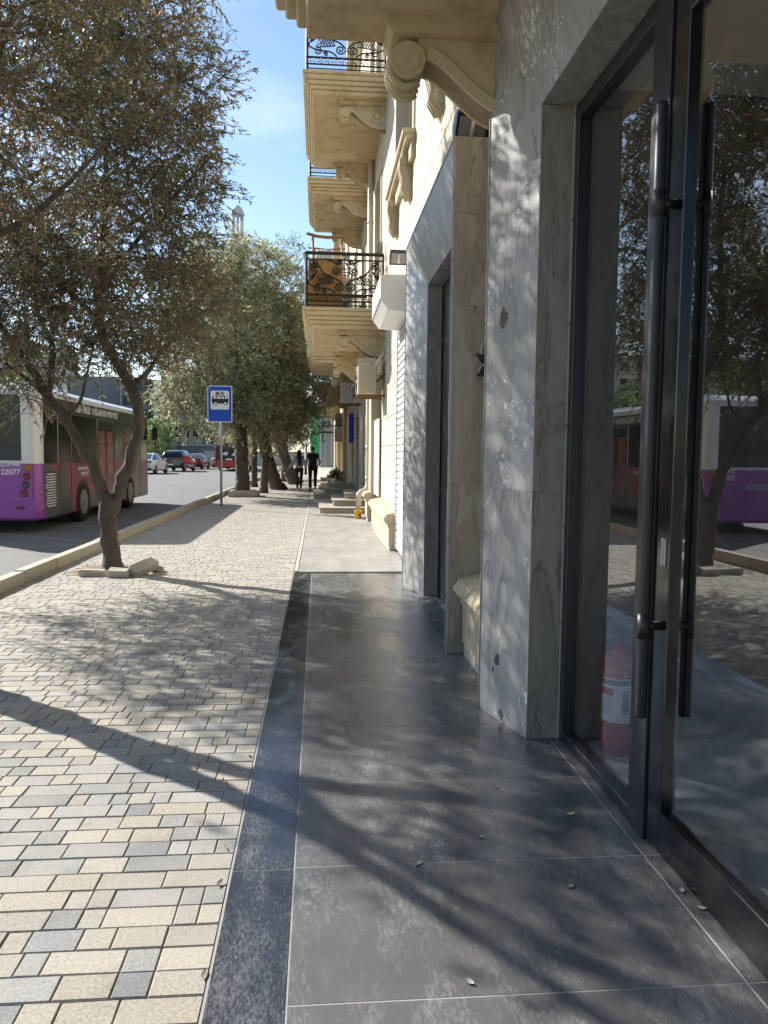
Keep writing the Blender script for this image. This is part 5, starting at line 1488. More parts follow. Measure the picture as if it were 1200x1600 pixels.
# engine grille, its white paint flaking
g = MB().cbox(XR - 0.02, XR + 0.004, 15.30, 15.92, 0.34, 1.04, 0.004).build('engine_grille', M['black_metal'], bus)
flake = stone('flaking_white_paint', (0.75, 0.74, 0.72), (0.70, 0.69, 0.67), (0.03, 0.03, 0.03), s1=9, s2=17, rough=0.6)
for k in range(13):
    z = 0.355 + k * 0.052
    MB().cbox(XR, XR + 0.016, 15.32 + (0.0 if k % 3 else 0.05), 15.86 + 0.03 * (k % 2), z, z + 0.027, 0.003).build('grille_bar', flake, g)
# arches and wheels
for y in (17.70, 21.97):
    arch = [(0.53 * math.cos(t), 0.53 * math.sin(t)) for t in [math.pi * i / 16 for i in range(17)]]
    MB().prism([(q, 0.30 + z) for q, z in arch] + [(-0.53, 0.128), (0.53, 0.128)], lambda u, v, t, y=y: (t, y + u, v), XR - 0.05, XR + 0.0055).build('wheel_arch', M['black_metal'], bus)
    wheel(bus, XR - 0.11, y, 0.44, 0.27, 1); wheel(bus, XL + 0.11, y, 0.44, 0.27, -1)
rp = MB()
rp.cbox(XL + 0.5, XR - 0.5, 16.2, 18.4, 2.73, 2.83, 0.04).cbox(XL + 0.6, XR - 0.6, 20.4, 21.8, 2.73, 2.81, 0.04)
rp.build('roof_unit', M['bus_white'], bus)
MB().tube([(XR - 0.1, YF - 0.1, 2.30), (XR + 0.12, YF + 0.10, 2.32), (XR + 0.16, YF + 0.14, 2.2)], 0.02, 6).cbox(XR + 0.06, XR + 0.24, YF + 0.10, YF + 0.16, 1.82, 2.2, 0.02).build('mirror', M['black_metal'], bus)
MB().box(XL + 0.3, XR - 0.3, YB + 0.4, YF - 0.4, RZ + 0.2, 0.15).build('underbody', M['black_metal'], bus)

# ---- cars
def car(name, label, colour, loc, rz, suv=False, lamps=True):
    root = empty(name, (0, 0, 0), label, 'car', 'cars waiting on the far road')
    paint = plain(name + '_paint', colour, 0.22, var=0.05, coat=0.6)
    S = [(-2.30, .70, .45, .74, .80, .66, .84), (-2.22, .84, .28, .86, .94, .74, .98), (-1.72, .90, .22, .90, .99, .72, 1.06), (-1.0, .91, .20, .90, .99, .61, 1.41), (-.2, .91, .20, .90, .97, .61, 1.47),
         (.45, .91, .20, .90, .96, .60, 1.42), (1.20, .90, .20, .88, .94, .66, .99), (1.95, .86, .22, .82, .80, .68, .84), (2.25, .72, .35, .70, .62, .60, .66)]
    if suv:
        S = [(-2.22, .74, .50, .80, 1.02, .62, 1.10), (-2.16, .88, .32, .90, 1.08, .66, 1.30), (-1.80, .92, .28, .93, 1.10, .64, 1.64), (-1.0, .93, .26, .93, 1.10, .66, 1.72), (-.2, .93, .26, .93, 1.08, .66, 1.73),
             (.40, .93, .26, .92, 1.06, .64, 1.66), (1.15, .92, .26, .90, 1.04, .70, 1.10), (1.95, .88, .28, .86, .92, .72, .98), (2.25, .74, .42, .74, .70, .62, .76)]
    b = MB()
    rings = []
    for y, wl, zl, wb, zb, wt, zt in S:
        h = [(wl * 0.9, zl), (wl, zl + 0.1), (max(wl, wb) + 0.015, (zl + zb) / 2 + 0.05), (wb, zb), (wt, zt - 0.03), (wt * 0.88, zt)]
        rings.append([(x, y, z) for x, z in h] + [(-x, y, z) for x, z in h[::-1]])
    n = len(rings[0]); base = 0
    for rg in rings: b.v.extend(rg)
    for i in range(len(S) - 1):
        for k in range(n):
            gl = False
            tall = max(S[i][6] - S[i][4], S[i + 1][6] - S[i + 1][4]) > 0.2
            if k in (3, 7) and tall: gl = True
            if k == 5 and abs(S[i][6] - S[i + 1][6]) > 0.18: gl = True
            b.f.append([i * n + k, i * n + (k + 1) % n, (i + 1) * n + (k + 1) % n, (i + 1) * n + k]); b.m.append(1 if gl else 0); b.sm.append(True)
    b.f.append(list(range(n))[::-1]); b.m.append(0); b.sm.append(False)
    e = (len(S) - 1) * n; b.f.append([e + k for k in range(n)]); b.m.append(0); b.sm.append(False)
    b.build('body', [paint, M['dark_glass']], root)
    zt = 0.80 if not suv else 1.0
    for sx in (-1, 1):
        MB().cbox(sx * 0.66 - 0.16, sx * 0.66 + 0.16, -2.30, -2.2, zt - 0.02, zt + 0.12, 0.02).build('tail_lamp', M['lamp_red'], root)
        MB().cbox(sx * 0.6 - 0.16, sx * 0.6 + 0.16, 2.14, 2.24, 0.58, 0.68, 0.02).build('head_lamp', M['print_white'], root)
        MB().cbox(sx * 0.98 - 0.08, sx * 0.98 + 0.08, 0.72, 0.84, 0.98 if not suv else 1.08, 1.10 if not suv else 1.22, 0.02).build('mirror', paint, root)
        for y in (-1.38, 1.38):
            r = 0.33 if not suv else 0.37
            o = MB().lathe((sx * 0.83, y, r), 'X', [(r * 0.6, -0.10), (r, -0.085), (r, 0.085), (r * 0.6, 0.10)], 20).build('wheel', M['tyre'], root)
            MB().lathe((sx * 0.93, y, r), 'X', [(r * 0.62, -0.01 * sx), (r * 0.5, 0.0), (0.0, 0.012 * sx)], 16).build('rim', M['rim'], o)
    MB().cbox(-0.26, 0.26, -2.325, -2.29, 0.52, 0.63, 0.004).build('number_plate', M['print_white'], root)
    MB().cbox(-0.80, 0.80, -2.30, -2.1, 0.30, 0.44, 0.03).build('bumper', M['black_metal'], root)
    root.location = loc; root.rotation_euler = (0, 0, rz)
    return root
car('white_sedan', 'white sedan with red tail lamps, nearest of the waiting cars', (0.70, 0.70, 0.68), (-12.35, 57.5, RZ), R(-4))
car('dark_car', 'black sport utility car between the white and the dark red cars', (0.018, 0.018, 0.022), (-11.55, 65.0, RZ), R(-6), suv=True)
car('red_car', 'dark red sedan just left of the red and black bus', (0.09, 0.008, 0.015), (-11.6, 74.5, RZ), R(-4))
car('silver_car', 'pale silver car glimpsed between the dark red car and the bus', (0.42, 0.41, 0.39), (-9.9, 82.5, RZ), R(-4))

# red and black bus farther on
XA, XB, Y0, Y1 = -8.75, -6.35, 66.0, 77.0
b2 = empty('red_bus', ((XA + XB) / 2, (Y0 + Y1) / 2, RZ), 'red and black city bus seen from behind beyond the sign post', 'bus')
mb = MB(); redp = plain('red_bus_paint', (0.36, 0.012, 0.02), 0.3, var=0.05, coat=0.4)
shell(mb, XA, XB, Y0, Y1, 0.2, [(0.2, 0.02), (0.25, 0), (0.75, 0), (0.78, 0.0), (2.55, 0.01), (2.75, 0.06), (2.85, 0.3)], lambda c: 1 if (c[1] < Y0 + 0.02 and c[2] > 0.77) else 0)
mb.build('body', [redp, M['black_metal']], b2)
MB().cbox(XA + 0.25, XB - 0.25, Y0 - 0.004, Y0 + 0.03, 1.75, 2.6, 0.02).build('rear_window', M['dark_glass'], b2)
for x in (XA + 0.14, XB - 0.14):
    for z in (1.15, 1.35, 1.55): MB().lathe((x, Y0, z), 'Y', [(0.07, 0.05), (0.07, -0.01), (0.0, -0.03)], 12).build('rear_lamp', M['lamp_red'], b2)
mb = MB()
mb.prism([(XB - 1.0, 1.2), (XB - 0.3, 1.2), (XB - 0.65, 1.62)], lambda u, v, t: (u, t, v), Y0 - 0.008, Y0)
mb.prism([(XA + 0.6, 1.3), (XA + 1.0, 1.2), (XA + 1.15, 1.5), (XA + 0.75, 1.45)], lambda u, v, t: (u, t, v), Y0 - 0.008, Y0)
mb.build('rear_graphic', M['print_white'], b2)
MB().cbox(XA + 0.95, XB - 0.95, Y0 - 0.012, Y0, 0.82, 0.95, 0.003).build('number_plate', M['print_white'], b2)
for y in (69.0, 74.5):
    for x, s_ in ((XB - 0.12, 1), (XA + 0.12, -1)): wheel(b2, x, y, 0.46, 0.28, s_)

# ------------------------------------------------------------------ bus stop sign
bs = empty('bus_stop_sign', (-2.525, 20.32, 0), 'blue bus stop sign on a grey post at the kerb', 'sign')
MB().lathe((-2.525, 20.32, 0), 'Z', [(0.033, 0.0), (0.033, 3.10), (0.0, 3.11)], 14).build('post', M['steel'], bs)
MB().lathe((-2.525, 20.32, 0), 'Z', [(0.075, 0.0), (0.06, 0.02), (0.034, 0.035)], 14).build('foot', M['steel'], bs)
blue = plain('sign_blue', (0.005, 0.075, 0.50), 0.35, var=0.03)
def rrect(w, h, r, n=6):
    out = []
    for cx_, cz_, s0 in ((w / 2 - r, h / 2 - r, 0), (-w / 2 + r, h / 2 - r, 90), (-w / 2 + r, -h / 2 + r, 180), (w / 2 - r, -h / 2 + r, 270)):
        for k in range(n + 1): out.append((cx_ + r * math.cos(R(s0 + 90 * k / n)), cz_ + r * math.sin(R(s0 + 90 * k / n))))
    return out
SX, SYs, SZ = -2.545, 20.275, 2.70
pl_ = lambda u, v, t: (SX + u, SYs + t, SZ + v)
MB().prism(rrect(0.63, 0.935, 0.04), pl_, 0.0, 0.012).build('white_border', M['print_white'], bs)
MB().prism(rrect(0.59, 0.895, 0.03), pl_, -0.002, 0.006).build('blue_plate', blue, bs)
fld = MB().prism([(u, v + 0.10) for u, v in rrect(0.47, 0.48, 0.04)], pl_, -0.004, 0.002).build('white_field', M['print_white'], bs)
text_mesh('BUS', 0.125, M['black_metal'], 'lettering', fld, frame((SX, SYs - 0.0055, SZ + 0.262), (1, 0, 0), (0, 0, 1)), offset=0.004)
pic = MB(); t0_, t1_ = -0.0065, -0.003
pic.prism([(-0.205, 0.0), (-0.195, -0.055), (0.215, -0.055), (0.215, 0.06), (-0.20, 0.06)], lambda u, v, t: pl_(u, v + 0.065, t), t0_, t1_)
pic.prism([(-0.20, 0.1255), (0.215, 0.1255), (0.205, 0.16), (0.17, 0.205), (-0.15, 0.205), (-0.185, 0.175)], pl_, t0_, t1_)
for u in (-0.105, 0.14): pic.lathe(pl_(u, 0.02, -0.003), 'Y', [(0.048, 0.001), (0.048, -0.006)], 16)
pic.build('bus_pictogram', M['black_metal'], fld)
win = MB()
for u0, u1 in ((-0.165, -0.085), (-0.07, 0.02), (0.035, 0.11), (0.125, 0.19)):
    win.prism([(u0, 0.135), (u1, 0.135), (u1 - 0.006, 0.19), (u0 + 0.012, 0.19)], pl_, -0.008, -0.006)
for u in (-0.105, 0.14): win.lathe(pl_(u, 0.02, -0.003), 'Y', [(0.03, -0.004), (0.03, -0.008)], 14)
win.build('pictogram_windows', M['print_white'], fld)

# ------------------------------------------------------------------ people
def skin_obj(name, pts, edges, mat, parent=None, sub=2, smooth=True):
    """pts: {key: (x,y,z,r)} or (x,y,z,rx,ry); grown with Skin and Subdivision, then frozen"""
    keys = list(pts)
    me = bpy.data.meshes.new(name + '_skeleton')
    me.from_pydata([pts[k][:3] for k in keys], [(keys.index(a), keys.index(b)) for a, b in edges], [])
    o = bpy.data.objects.new(name + '_tmp', me); COL.objects.link(o)
    md = o.modifiers.new('Skin', 'SKIN'); md.use_smooth_shade = smooth
    sv = me.skin_vertices[0].data
    for i, k in enumerate(keys):
        p = pts[k]; sv[i].radius = (p[3], p[4] if len(p) > 4 else p[3]); sv[i].use_root = (i == 0)
    s = o.modifiers.new('Subdivision', 'SUBSURF'); s.levels = sub; s.render_levels = sub
    dg = bpy.context.evaluated_depsgraph_get()
    out = bpy.data.meshes.new_from_object(o.evaluated_get(dg))
    bpy.data.objects.remove(o)
    out.materials.clear(); out.materials.append(mat); out.name = name
    return link(name, out, parent)

M['skin'] = plain('skin', (0.36, 0.22, 0.15), 0.5, var=0.06)
M['hair'] = plain('black_hair', (0.012, 0.010, 0.010), 0.45, var=0.3, scale=30)
M['black_cloth'] = plain('black_cloth', (0.016, 0.016, 0.019), 0.9, var=0.2)
M['lilac_cloth'] = plain('lilac_cloth', (0.36, 0.35, 0.48), 0.9, var=0.1)
M['shoe'] = plain('white_shoe', (0.45, 0.44, 0.42), 0.6)

def hand(pts, edges, wrist, tag_, d, side):
    """palm and five fingers below the wrist; d is the hand's direction"""
    w = Vector(pts[wrist][:3]); d = Vector(d).normalized(); s = Vector((0, 1, 0)); s = (s - d * s.dot(d)).normalized(); q = d.cross(s) * side
    p = w + d * 0.085
    pts[tag_ + 'palm'] = (*p, 0.026, 0.036); edges.append((wrist, tag_ + 'palm'))
    for k, (o, l) in enumerate(((-0.028, 0.075), (-0.010, 0.085), (0.010, 0.082), (0.027, 0.066))):
        a = p + s * o + d * 0.03; b = a + d * l * 0.5 + q * 0.012; c = b + d * l * 0.42 + q * 0.026
        for nm, v, r in (('a', a, 0.0095), ('b', b, 0.0085), ('c', c, 0.007)): pts[f'{tag_}{k}{nm}'] = (*v, r)
        edges += [(tag_ + 'palm', f'{tag_}{k}a'), (f'{tag_}{k}a', f'{tag_}{k}b'), (f'{tag_}{k}b', f'{tag_}{k}c')]
    a = w + d * 0.05 + s * 0.035 ; b = a + d * 0.035 + s * 0.02 + q * 0.015
    pts[tag_ + 't1'] = (*a, 0.012); pts[tag_ + 't2'] = (*b, 0.009)
    edges += [(tag_ + 'palm', tag_ + 't1'), (tag_ + 't1', tag_ + 't2')]

def person(loc, h, label, sex, legs, arms):
    """walks towards +Y, seen from behind; legs: (left, right) foot offsets y, lift; arms: wrist positions"""
    k = h / 1.75
    hip_w, sh_w = (0.105, 0.185) if sex == 'm' else (0.10, 0.155)
    P = {'pelvis': (0, 0, 0.96, 0.15, 0.11), 'waist': (0, 0.005, 1.10, 0.135 if sex == 'm' else 0.11, 0.095), 'chest': (0, 0.0, 1.30, 0.165 if sex == 'm' else 0.135, 0.115), 'neck0': (0, -0.01, 1.46, 0.07, 0.065),
         'neck': (0, 0.0, 1.52, 0.052, 0.052), 'head0': (0, 0.025, 1.585, 0.068, 0.078), 'head1': (0, 0.02, 1.66, 0.076, 0.094), 'head2': (0, 0.01, 1.715, 0.055, 0.066), 'nose': (0, 0.118, 1.63, 0.014), 'chin': (0, 0.085, 1.555, 0.030)}
    E = [('pelvis', 'waist'), ('waist', 'chest'), ('chest', 'neck0'), ('neck0', 'neck'), ('neck', 'head0'), ('head0', 'head1'), ('head1', 'head2'), ('head1', 'nose'), ('head0', 'chin')]
    for s, nm in ((-1, 'l'), (1, 'r')):
        P[nm + 'ear'] = (s * 0.083, 0.01, 1.635, 0.012, 0.018); E.append(('head1', nm + 'ear'))
        fy, lift, fx = legs[0 if s < 0 else 1]
        hip = Vector((s * hip_w, 0, 0.90)); foot = Vector((s * fx, fy, 0.085 + lift))
        knee = (hip + foot) / 2 + Vector((0, 0.05 + 0.12 * (lift > 0.03), 0.03))
        P[nm + 'hip'] = (*hip, 0.088); P[nm + 'thigh'] = (*hip.lerp(knee, 0.5), 0.074); P[nm + 'knee'] = (*knee, 0.054); P[nm + 'calf'] = (*knee.lerp(foot, 0.35), 0.055); P[nm + 'ank'] = (*foot, 0.036)
        tilt = -0.05 if lift > 0.03 else 0.0
        P[nm + 'toe'] = (foot.x, foot.y + 0.13, foot.z - 0.045 + tilt, 0.034, 0.028); P[nm + 'heel'] = (foot.x, foot.y - 0.04, foot.z - 0.045, 0.034)
        E += [('pelvis', nm + 'hip'), (nm + 'hip', nm + 'thigh'), (nm + 'thigh', nm + 'knee'), (nm + 'knee', nm + 'calf'), (nm + 'calf', nm + 'ank'), (nm + 'ank', nm + 'toe'), (nm + 'ank', nm + 'heel')]
        el, wr = arms[0 if s < 0 else 1]
        P[nm + 'sho'] = (s * sh_w, 0, 1.40, 0.060); P[nm + 'uparm'] = (s * (sh_w + 0.02), (el[1]) * 0.5, (1.40 + el[2]) / 2, 0.047); P[nm + 'elb'] = (*el, 0.038); P[nm + 'wri'] = (*wr, 0.026)
        E += [('chest', nm + 'sho'), (nm + 'sho', nm + 'uparm'), (nm + 'uparm', nm + 'elb'), (nm + 'elb', nm + 'wri')]
        hand(P, E, nm + 'wri', nm + 'h', Vector(wr) - Vector(el), -s)
    sc = lambda D, g=0.0: {a: (v[0] * k, v[1] * k, v[2] * k, *[(r + g) * k for r in v[3:]]) for a, v in D.items()}
    body = skin_obj('person', sc(P), E, M['skin'])
    tag(body, label, 'person', 'pedestrians walking away')
    sub = lambda keys: {a: P[a] for a in keys}
    es = lambda keys: [e for e in E if e[0] in keys and e[1] in keys]
    tr = ['pelvis'] + [s + q for s in 'lr' for q in ('hip', 'thigh', 'knee', 'calf', 'ank')]
    trousers = skin_obj('trousers', sc({a: (P[a] if not a.endswith('ank') else (*P[a][:2], P[a][2] + 0.03, 0.05 if sex == 'm' else 0.036)) for a in tr}, 0.016 if sex == 'm' else 0.008), es(tr), M['black_cloth'], body)
    up_ = ['chest', 'waist', 'pelvis', 'neck0', 'lsho', 'rsho', 'luparm', 'ruparm'] + ([] if sex == 'm' else ['lelb', 'relb'])
    sh = sub(up_)
    if sex == 'f':
        sh['pelvis'] = (0, 0, 0.84, 0.165, 0.13); sh['waist'] = (0, 0.005, 1.08, 0.145, 0.115)
        for s in 'lr': sh[s + 'wr2'] = tuple(Vector(P[s + 'elb'][:3]).lerp(Vector(P[s + 'wri'][:3]), 0.85)) + (0.035,)
        ed = es(up_) + [('lelb', 'lwr2'), ('relb', 'rwr2')]
        skin_obj('shirt', sc(sh, 0.018), ed, M['lilac_cloth'], body)
    else:
        sh['pelvis'] = (0, 0, 0.93, 0.165, 0.125)
        skin_obj('shirt', sc(sh, 0.02), es(up_), M['black_cloth'], body)
    for s in 'lr':
        f = {'a': P[s + 'ank'], 'b': P[s + 'toe'], 'c': P[s + 'heel']}
        skin_obj('shoe', sc({q: (*v[:2], v[2] - (0.03 if q == 'a' else 0.0), 0.042, 0.038) for q, v in f.items()}), [('a', 'b'), ('a', 'c')], M['shoe'] if sex == 'f' else M['black_cloth'], body)
    if sex == 'f':
        hp = {'top': (0, -0.005, 1.69, 0.092, 0.10), 'b1': (0, -0.05, 1.58, 0.10, 0.07), 'b2': (0, -0.115, 1.44, 0.115, 0.05), 'b3': (0.01, -0.15, 1.28, 0.105, 0.04), 'b4': (0.02, -0.15, 1.13, 0.075, 0.03), 'b5': (0.025, -0.14, 1.04, 0.04, 0.02)}
        skin_obj('hair', sc(hp), [('top', 'b1'), ('b1', 'b2'), ('b2', 'b3'), ('b3', 'b4'), ('b4', 'b5')], M['hair'], body)
    else:
        hp = {'top': (0, 0.0, 1.70, 0.086, 0.088), 'b1': (0, -0.04, 1.65, 0.080, 0.055), 'b2': (0, -0.05, 1.59, 0.058, 0.035)}
        skin_obj('hair', sc(hp), [('top', 'b1'), ('b1', 'b2')], M['hair'], body)
    body.location = loc
    return body

person((-0.22, 30.0, 0.0), 1.74, 'man in black t-shirt and trousers walking away on the pavement', 'm',
       ((-0.20, 0.0, 0.10), (0.22, 0.03, 0.09)), (((-0.27, -0.03, 1.13), (-0.30, 0.06, 0.88)), ((0.29, -0.04, 1.14), (0.26, 0.18, 1.06))))
person((-0.73, 29.3, 0.0), 1.62, 'long haired woman in a lilac shirt walking beside the man in black', 'f',
       ((-0.05, 0.0, 0.07), (0.16, 0.0, 0.06)), (((-0.27, -0.04, 1.16), (-0.42, 0.02, 0.97)), ((0.25, -0.02, 1.15), (0.27, 0.10, 0.93))))
hb = MB().cbox(-0.545, -0.445, 30.0, 30.22, 0.62, 0.92, 0.03).build('shoulder_bag', M['black_cloth'])
tag(hb, 'black bag carried between the two walking people', 'bag')
MB().tube([(-0.50, 30.03, 0.91), (-0.515, 30.06, 1.02), (-0.51, 30.12, 1.04), (-0.50, 30.19, 0.91)], 0.008, 5).build('strap', M['black_cloth'], hb)

# ------------------------------------------------------------------ far end of the street and beyond the road

def block(name, label, x0, x1, y0, y1, h, mat, rows, cols, sill=1.2, wh=1.6, wf=0.55, side=True):
    root = empty(name, ((x0 + x1) / 2, (y0 + y1) / 2, 0), label, 'building', 'far buildings')
    MB().box(x0, x1, y0, y1, -0.15, h).build('wall', mat, root)
    MB().cbox(x0 - 0.3, x1 + 0.3, y0 - 0.3, y1 + 0.3, h, h + 0.5, 0.05).build('roof', mat, root)
    fh = (h - 0.4) / rows
    cw = (x1 - x0) / cols
    me = MB().cbox(0, cw * wf, -0.05, 0.1, 0, wh, 0.02).mesh('window', M['dark_glass'])
    me2 = MB().cbox(-0.12, cw * wf + 0.12, -0.16, 0.0, -0.14, 0.0, 0.02).mesh('sill', mat)
    for r_ in range(rows):
        for c_ in range(cols):
            w = link('window', me, root); w.location = Vector((x0 + cw * (c_ + (1 - wf) / 2), y0, r_ * fh + sill)) - off(root)
            s_ = link('sill', me2, w)
    if side:
        n = max(2, int((y1 - y0) / 3.5)); dw = (y1 - y0) / n
        me3 = MB().cbox(-0.1, 0.05, 0, dw * wf, 0, wh, 0.02).mesh('window', M['dark_glass'])
        for r_ in range(rows):
            for c_ in range(n):
                w = link('window', me3, root); w.location = Vector((x1, y0 + dw * (c_ + 0.22), r_ * fh + sill)) - off(root)
    return root
M['far_white'] = stone('far_white_wall', (0.58, 0.56, 0.52), (0.52, 0.50, 0.47), (0.42, 0.40, 0.37), s1=0.4, s2=3, rough=0.85)
M['far_beige'] = stone('far_beige_wall', (0.50, 0.44, 0.34), (0.45, 0.40, 0.31), (0.36, 0.31, 0.24), s1=0.4, s2=3, rough=0.85)
M['far_dark'] = stone('far_dark_cladding', (0.13, 0.14, 0.155), (0.17, 0.18, 0.19), (0.09, 0.095, 0.105), s1=0.6, s2=5, rough=0.4)
block('white_block', 'white far building seen past the traffic light', -30.5, -20.5, 128, 142, 12.5, M['far_white'], 4, 5)
block('beige_block', 'low beige stone building behind the waiting cars', -23, -12.5, 118, 124, 5.4, M['far_beige'], 2, 8)
block('tall_block', 'tall pale block far off behind the tree crowns on the left', -66, -42, 120, 140, 17, M['far_white'], 6, 9)
block('side_block', 'long beige block across the road at the left frame edge', -50, -34, 30, 95, 9.5, M['far_beige'], 3, 5)
dk = empty('glazed_bay_building', (-23.5, 104, 0), 'dark grey building with an overhanging glazed bay above the bus nose', 'building', 'far buildings')
MB().box(-32, -22.2, 102, 116, -0.15, 11).build('wall', M['far_dark'], dk)
MB().cbox(-24.5, -20.4, 98.2, 103, 4.9, 10.4, 0.1).build('bay', M['far_dark'], dk)
for z in (5.4, 7.2, 9.0):
    for x in (-24.2, -22.85, -21.5): MB().cbox(x, x + 1.0, 98.13, 98.3, z, z + 1.2, 0.03).build('window', M['dark_glass'], dk)
# closing building at the street end
en = empty('end_building', (5, 84, 0), 'pale end building with tall grey pilasters closing the walkway', 'building', 'far buildings')
MB().box(0.15, 14, 82, 92, -0.15, 8.5).build('wall', M['far_beige'], en)
for x in (0.15, 0.62, 1.3, 1.9): MB().cbox(x, x + 0.14, 81.85, 82, 0, 8.4, 0.02).build('pilaster', M['far_white'], en)
for x in (0.30, 0.78, 1.46): MB().cbox(x, x + 0.30, 81.92, 82.0, 0.6, 3.4, 0.02).build('shutter', plain('grey_shutter', (0.30, 0.29, 0.29), 0.6), en)
MB().cbox(0.16, 2.0, 81.7, 81.84, 3.6, 3.8, 0.02).build('ledge', M['iron'], en)
gn = empty('scaffold_net', (-0.35, 79, 0), 'green safety net hung on scaffold at the street end', 'scaffold')
net = MB(); nr_ = random.Random(2); nu, nv = 10, 26; vs = []
for j in range(nv + 1):
    for i in range(nu + 1):
        vs.append((-0.80 + 0.92 * i / nu, 78.6 + 0.12 * math.sin(i * 1.7 + j * 0.5) + nr_.uniform(-0.05, 0.05), 0.8 + 5.6 * j / nv))
net.add(vs, [(j * (nu + 1) + i, j * (nu + 1) + i + 1, (j + 1) * (nu + 1) + i + 1, (j + 1) * (nu + 1) + i) for j in range(nv) for i in range(nu)], 0, True)
net.build('net', plain('green_net', (0.05, 0.40, 0.16), 0.7, var=0.35, scale=3), gn)
for x in (-0.82, 0.14): MB().tube([(x, 78.75, 0), (x, 78.75, 6.6)], 0.04, 6).build('scaffold_pole', M['steel'], gn)
lw_ = MB().cbox(-14, 0.1, 96, 96.4, -0.1, 1.5, 0.03).build('low_wall', M['far_white']); tag(lw_, 'low white wall across the far end of the street', 'wall')
MB().cbox(-14.1, 0.15, 95.95, 96.45, 1.501, 1.65, 0.02).build('coping', M['far_beige'], lw_)
dw_ = MB().cbox(-30, -9, 99, 99.6, -0.1, 2.3, 0.03).build('grey_wall', M['far_dark']); tag(dw_, 'dark grey wall behind the waiting cars', 'wall')
MB().cbox(-30.1, -8.95, 98.95, 99.65, 2.301, 2.45, 0.02).build('coping', M['far_white'], dw_)
for i, (x, y, lb) in enumerate(((-2.9, 75, 'white pole standing left of the walking woman'), (-1.3, 75, 'white pole seen between the two walkers'))):
    p = MB().lathe((x, y, 0), 'Z', [(0.09, 0), (0.07, 0.3), (0.06, 5.6), (0.0, 5.65)], 10).build('street_pole', M['print_white']); tag(p, lb, 'pole', 'white poles at the far end')
    MB().tube([(x, y, 5.5), (x + 0.4, y, 5.9), (x + 0.9, y, 5.95)], 0.03, 6).build('lamp_arm', M['print_white'], p)

tl = empty('traffic_light', (-15.9, 90, RZ), 'red traffic light on a dark pole above the waiting cars', 'traffic light')
MB().lathe((-15.9, 90, RZ), 'Z', [(0.09, 0), (0.07, 5.6), (0.0, 5.65)], 10).build('pole', M['iron'], tl)
MB().cbox(-16.15, -15.65, 89.65, 89.9, 3.9, 5.0, 0.04).build('housing', M['black_metal'], tl)
MB().cbox(-16.75, -15.1, 89.7, 89.85, 4.2, 4.5, 0.04).build('backboard', plain('red_board', (0.25, 0.02, 0.02), 0.5), tl)
for z, mt in ((4.75, M['lamp_red']), (4.45, M['lamp_amber']), (4.15, M['lamp_dark'])):
    MB().lathe((-15.9, 89.66, z), 'Y', [(0.12, 0.02), (0.12, -0.02), (0.0, -0.05)], 14).build('lens', mt, tl)

# slender domed tower beyond the crowns
tw = empty('domed_tower', (-13.3, 130, 0), 'slender stone tower with dome and pillared lantern above the tree crowns', 'tower')
tx, ty = -13.3, 130
MB().lathe((tx, ty, 0), 'Z', [(2.2, 0), (2.0, 4), (1.6, 30), (1.9, 31), (1.9, 31.6), (1.55, 32), (1.55, 35.2)], 16).build('shaft', M['far_white'], tw)
MB().lathe((tx, ty, 0), 'Z', [(1.75, 35.2), (1.75, 35.5), (1.6, 36.6), (1.25, 37.8), (0.7, 38.6), (0.6, 38.8), (0.6, 39.2)], 18).build('dome', plain('grey_dome', (0.33, 0.33, 0.34), 0.6), tw)
MB().lathe((tx, ty, 0), 'Z', [(0.6, 39.2), (1.3, 39.6), (1.6, 40.3), (1.6, 40.8), (1.2, 41.6), (0.9, 41.9)], 18).build('gallery', M['far_beige'], tw)
for k in range(8):
    t = 2 * math.pi * k / 8
    MB().lathe((tx + 0.85 * math.cos(t), ty + 0.85 * math.sin(t), 0), 'Z', [(0.13, 41.8), (0.11, 45.2)], 8).build('column', M['far_white'], tw)
MB().lathe((tx, ty, 0), 'Z', [(1.1, 45.2), (1.1, 45.5), (0.9, 46.0), (0.5, 46.6), (0.0, 46.9)], 16).build('spire', M['far_white'], tw)

tw.location.z -= 5.2

# trees across the road and at the street end
FAR = [(-20.5, 74, 5.2, 'dark shrub like tree above the white sedan'), (-17.8, 86, 5.0, 'round green tree left of the traffic light'), (-19.5, 96, 6.0, 'bushy tree behind the black sport utility car'), (-13.0, 104, 6.5, 'pale green tree behind the dark red car'),
       (-7.5, 100, 7.5, 'dark tree behind the red and black bus'), (-4.0, 92, 6.5, 'dark tree behind the low white wall, left one'), (-1.6, 98, 7.5, 'dark tree behind the low white wall, right one'),
       (-21.5, 44, 7.5, 'tree on the opposite pavement behind the bus roof'), (-21.0, 30, 7.0, 'tree across the road at the left frame edge'), (-21.5, 58, 7.0, 'tree on the opposite pavement above the bus nose')]
for i, (x, y, h, lb) in enumerate(FAR):
    limbs = [[(0, 0, -0.1, 0.2), (0.05, 0, h * 0.2, 0.15), (0, 0.05, h * 0.35, 0.12)]] + [[(0, 0, h * 0.3, 0.09), (0.3 * h * 0.5 * math.cos(a), 0.3 * h * 0.5 * math.sin(a), h * 0.5, 0.06), (0.3 * h * math.cos(a), 0.3 * h * math.sin(a), h * 0.75, 0.02)] for a in (0.3, 1.9, 3.4, 5.0)]
    tree('street_tree', (x, y, -0.1), lb, limbs, [(0, 0, h * 0.62, h * 0.38, h * 0.38, h * 0.40, 1.0)], 90, 9, 9, 0.20, 60 + i, brown=0.05, bare=0.0, spread=0.9, group='trees beyond the road', tint=(1.0, 1.35, 0.8) if i % 2 else (0.8, 1.0, 0.8), gap=0.5, trunk_sides=8, lw=0.4)

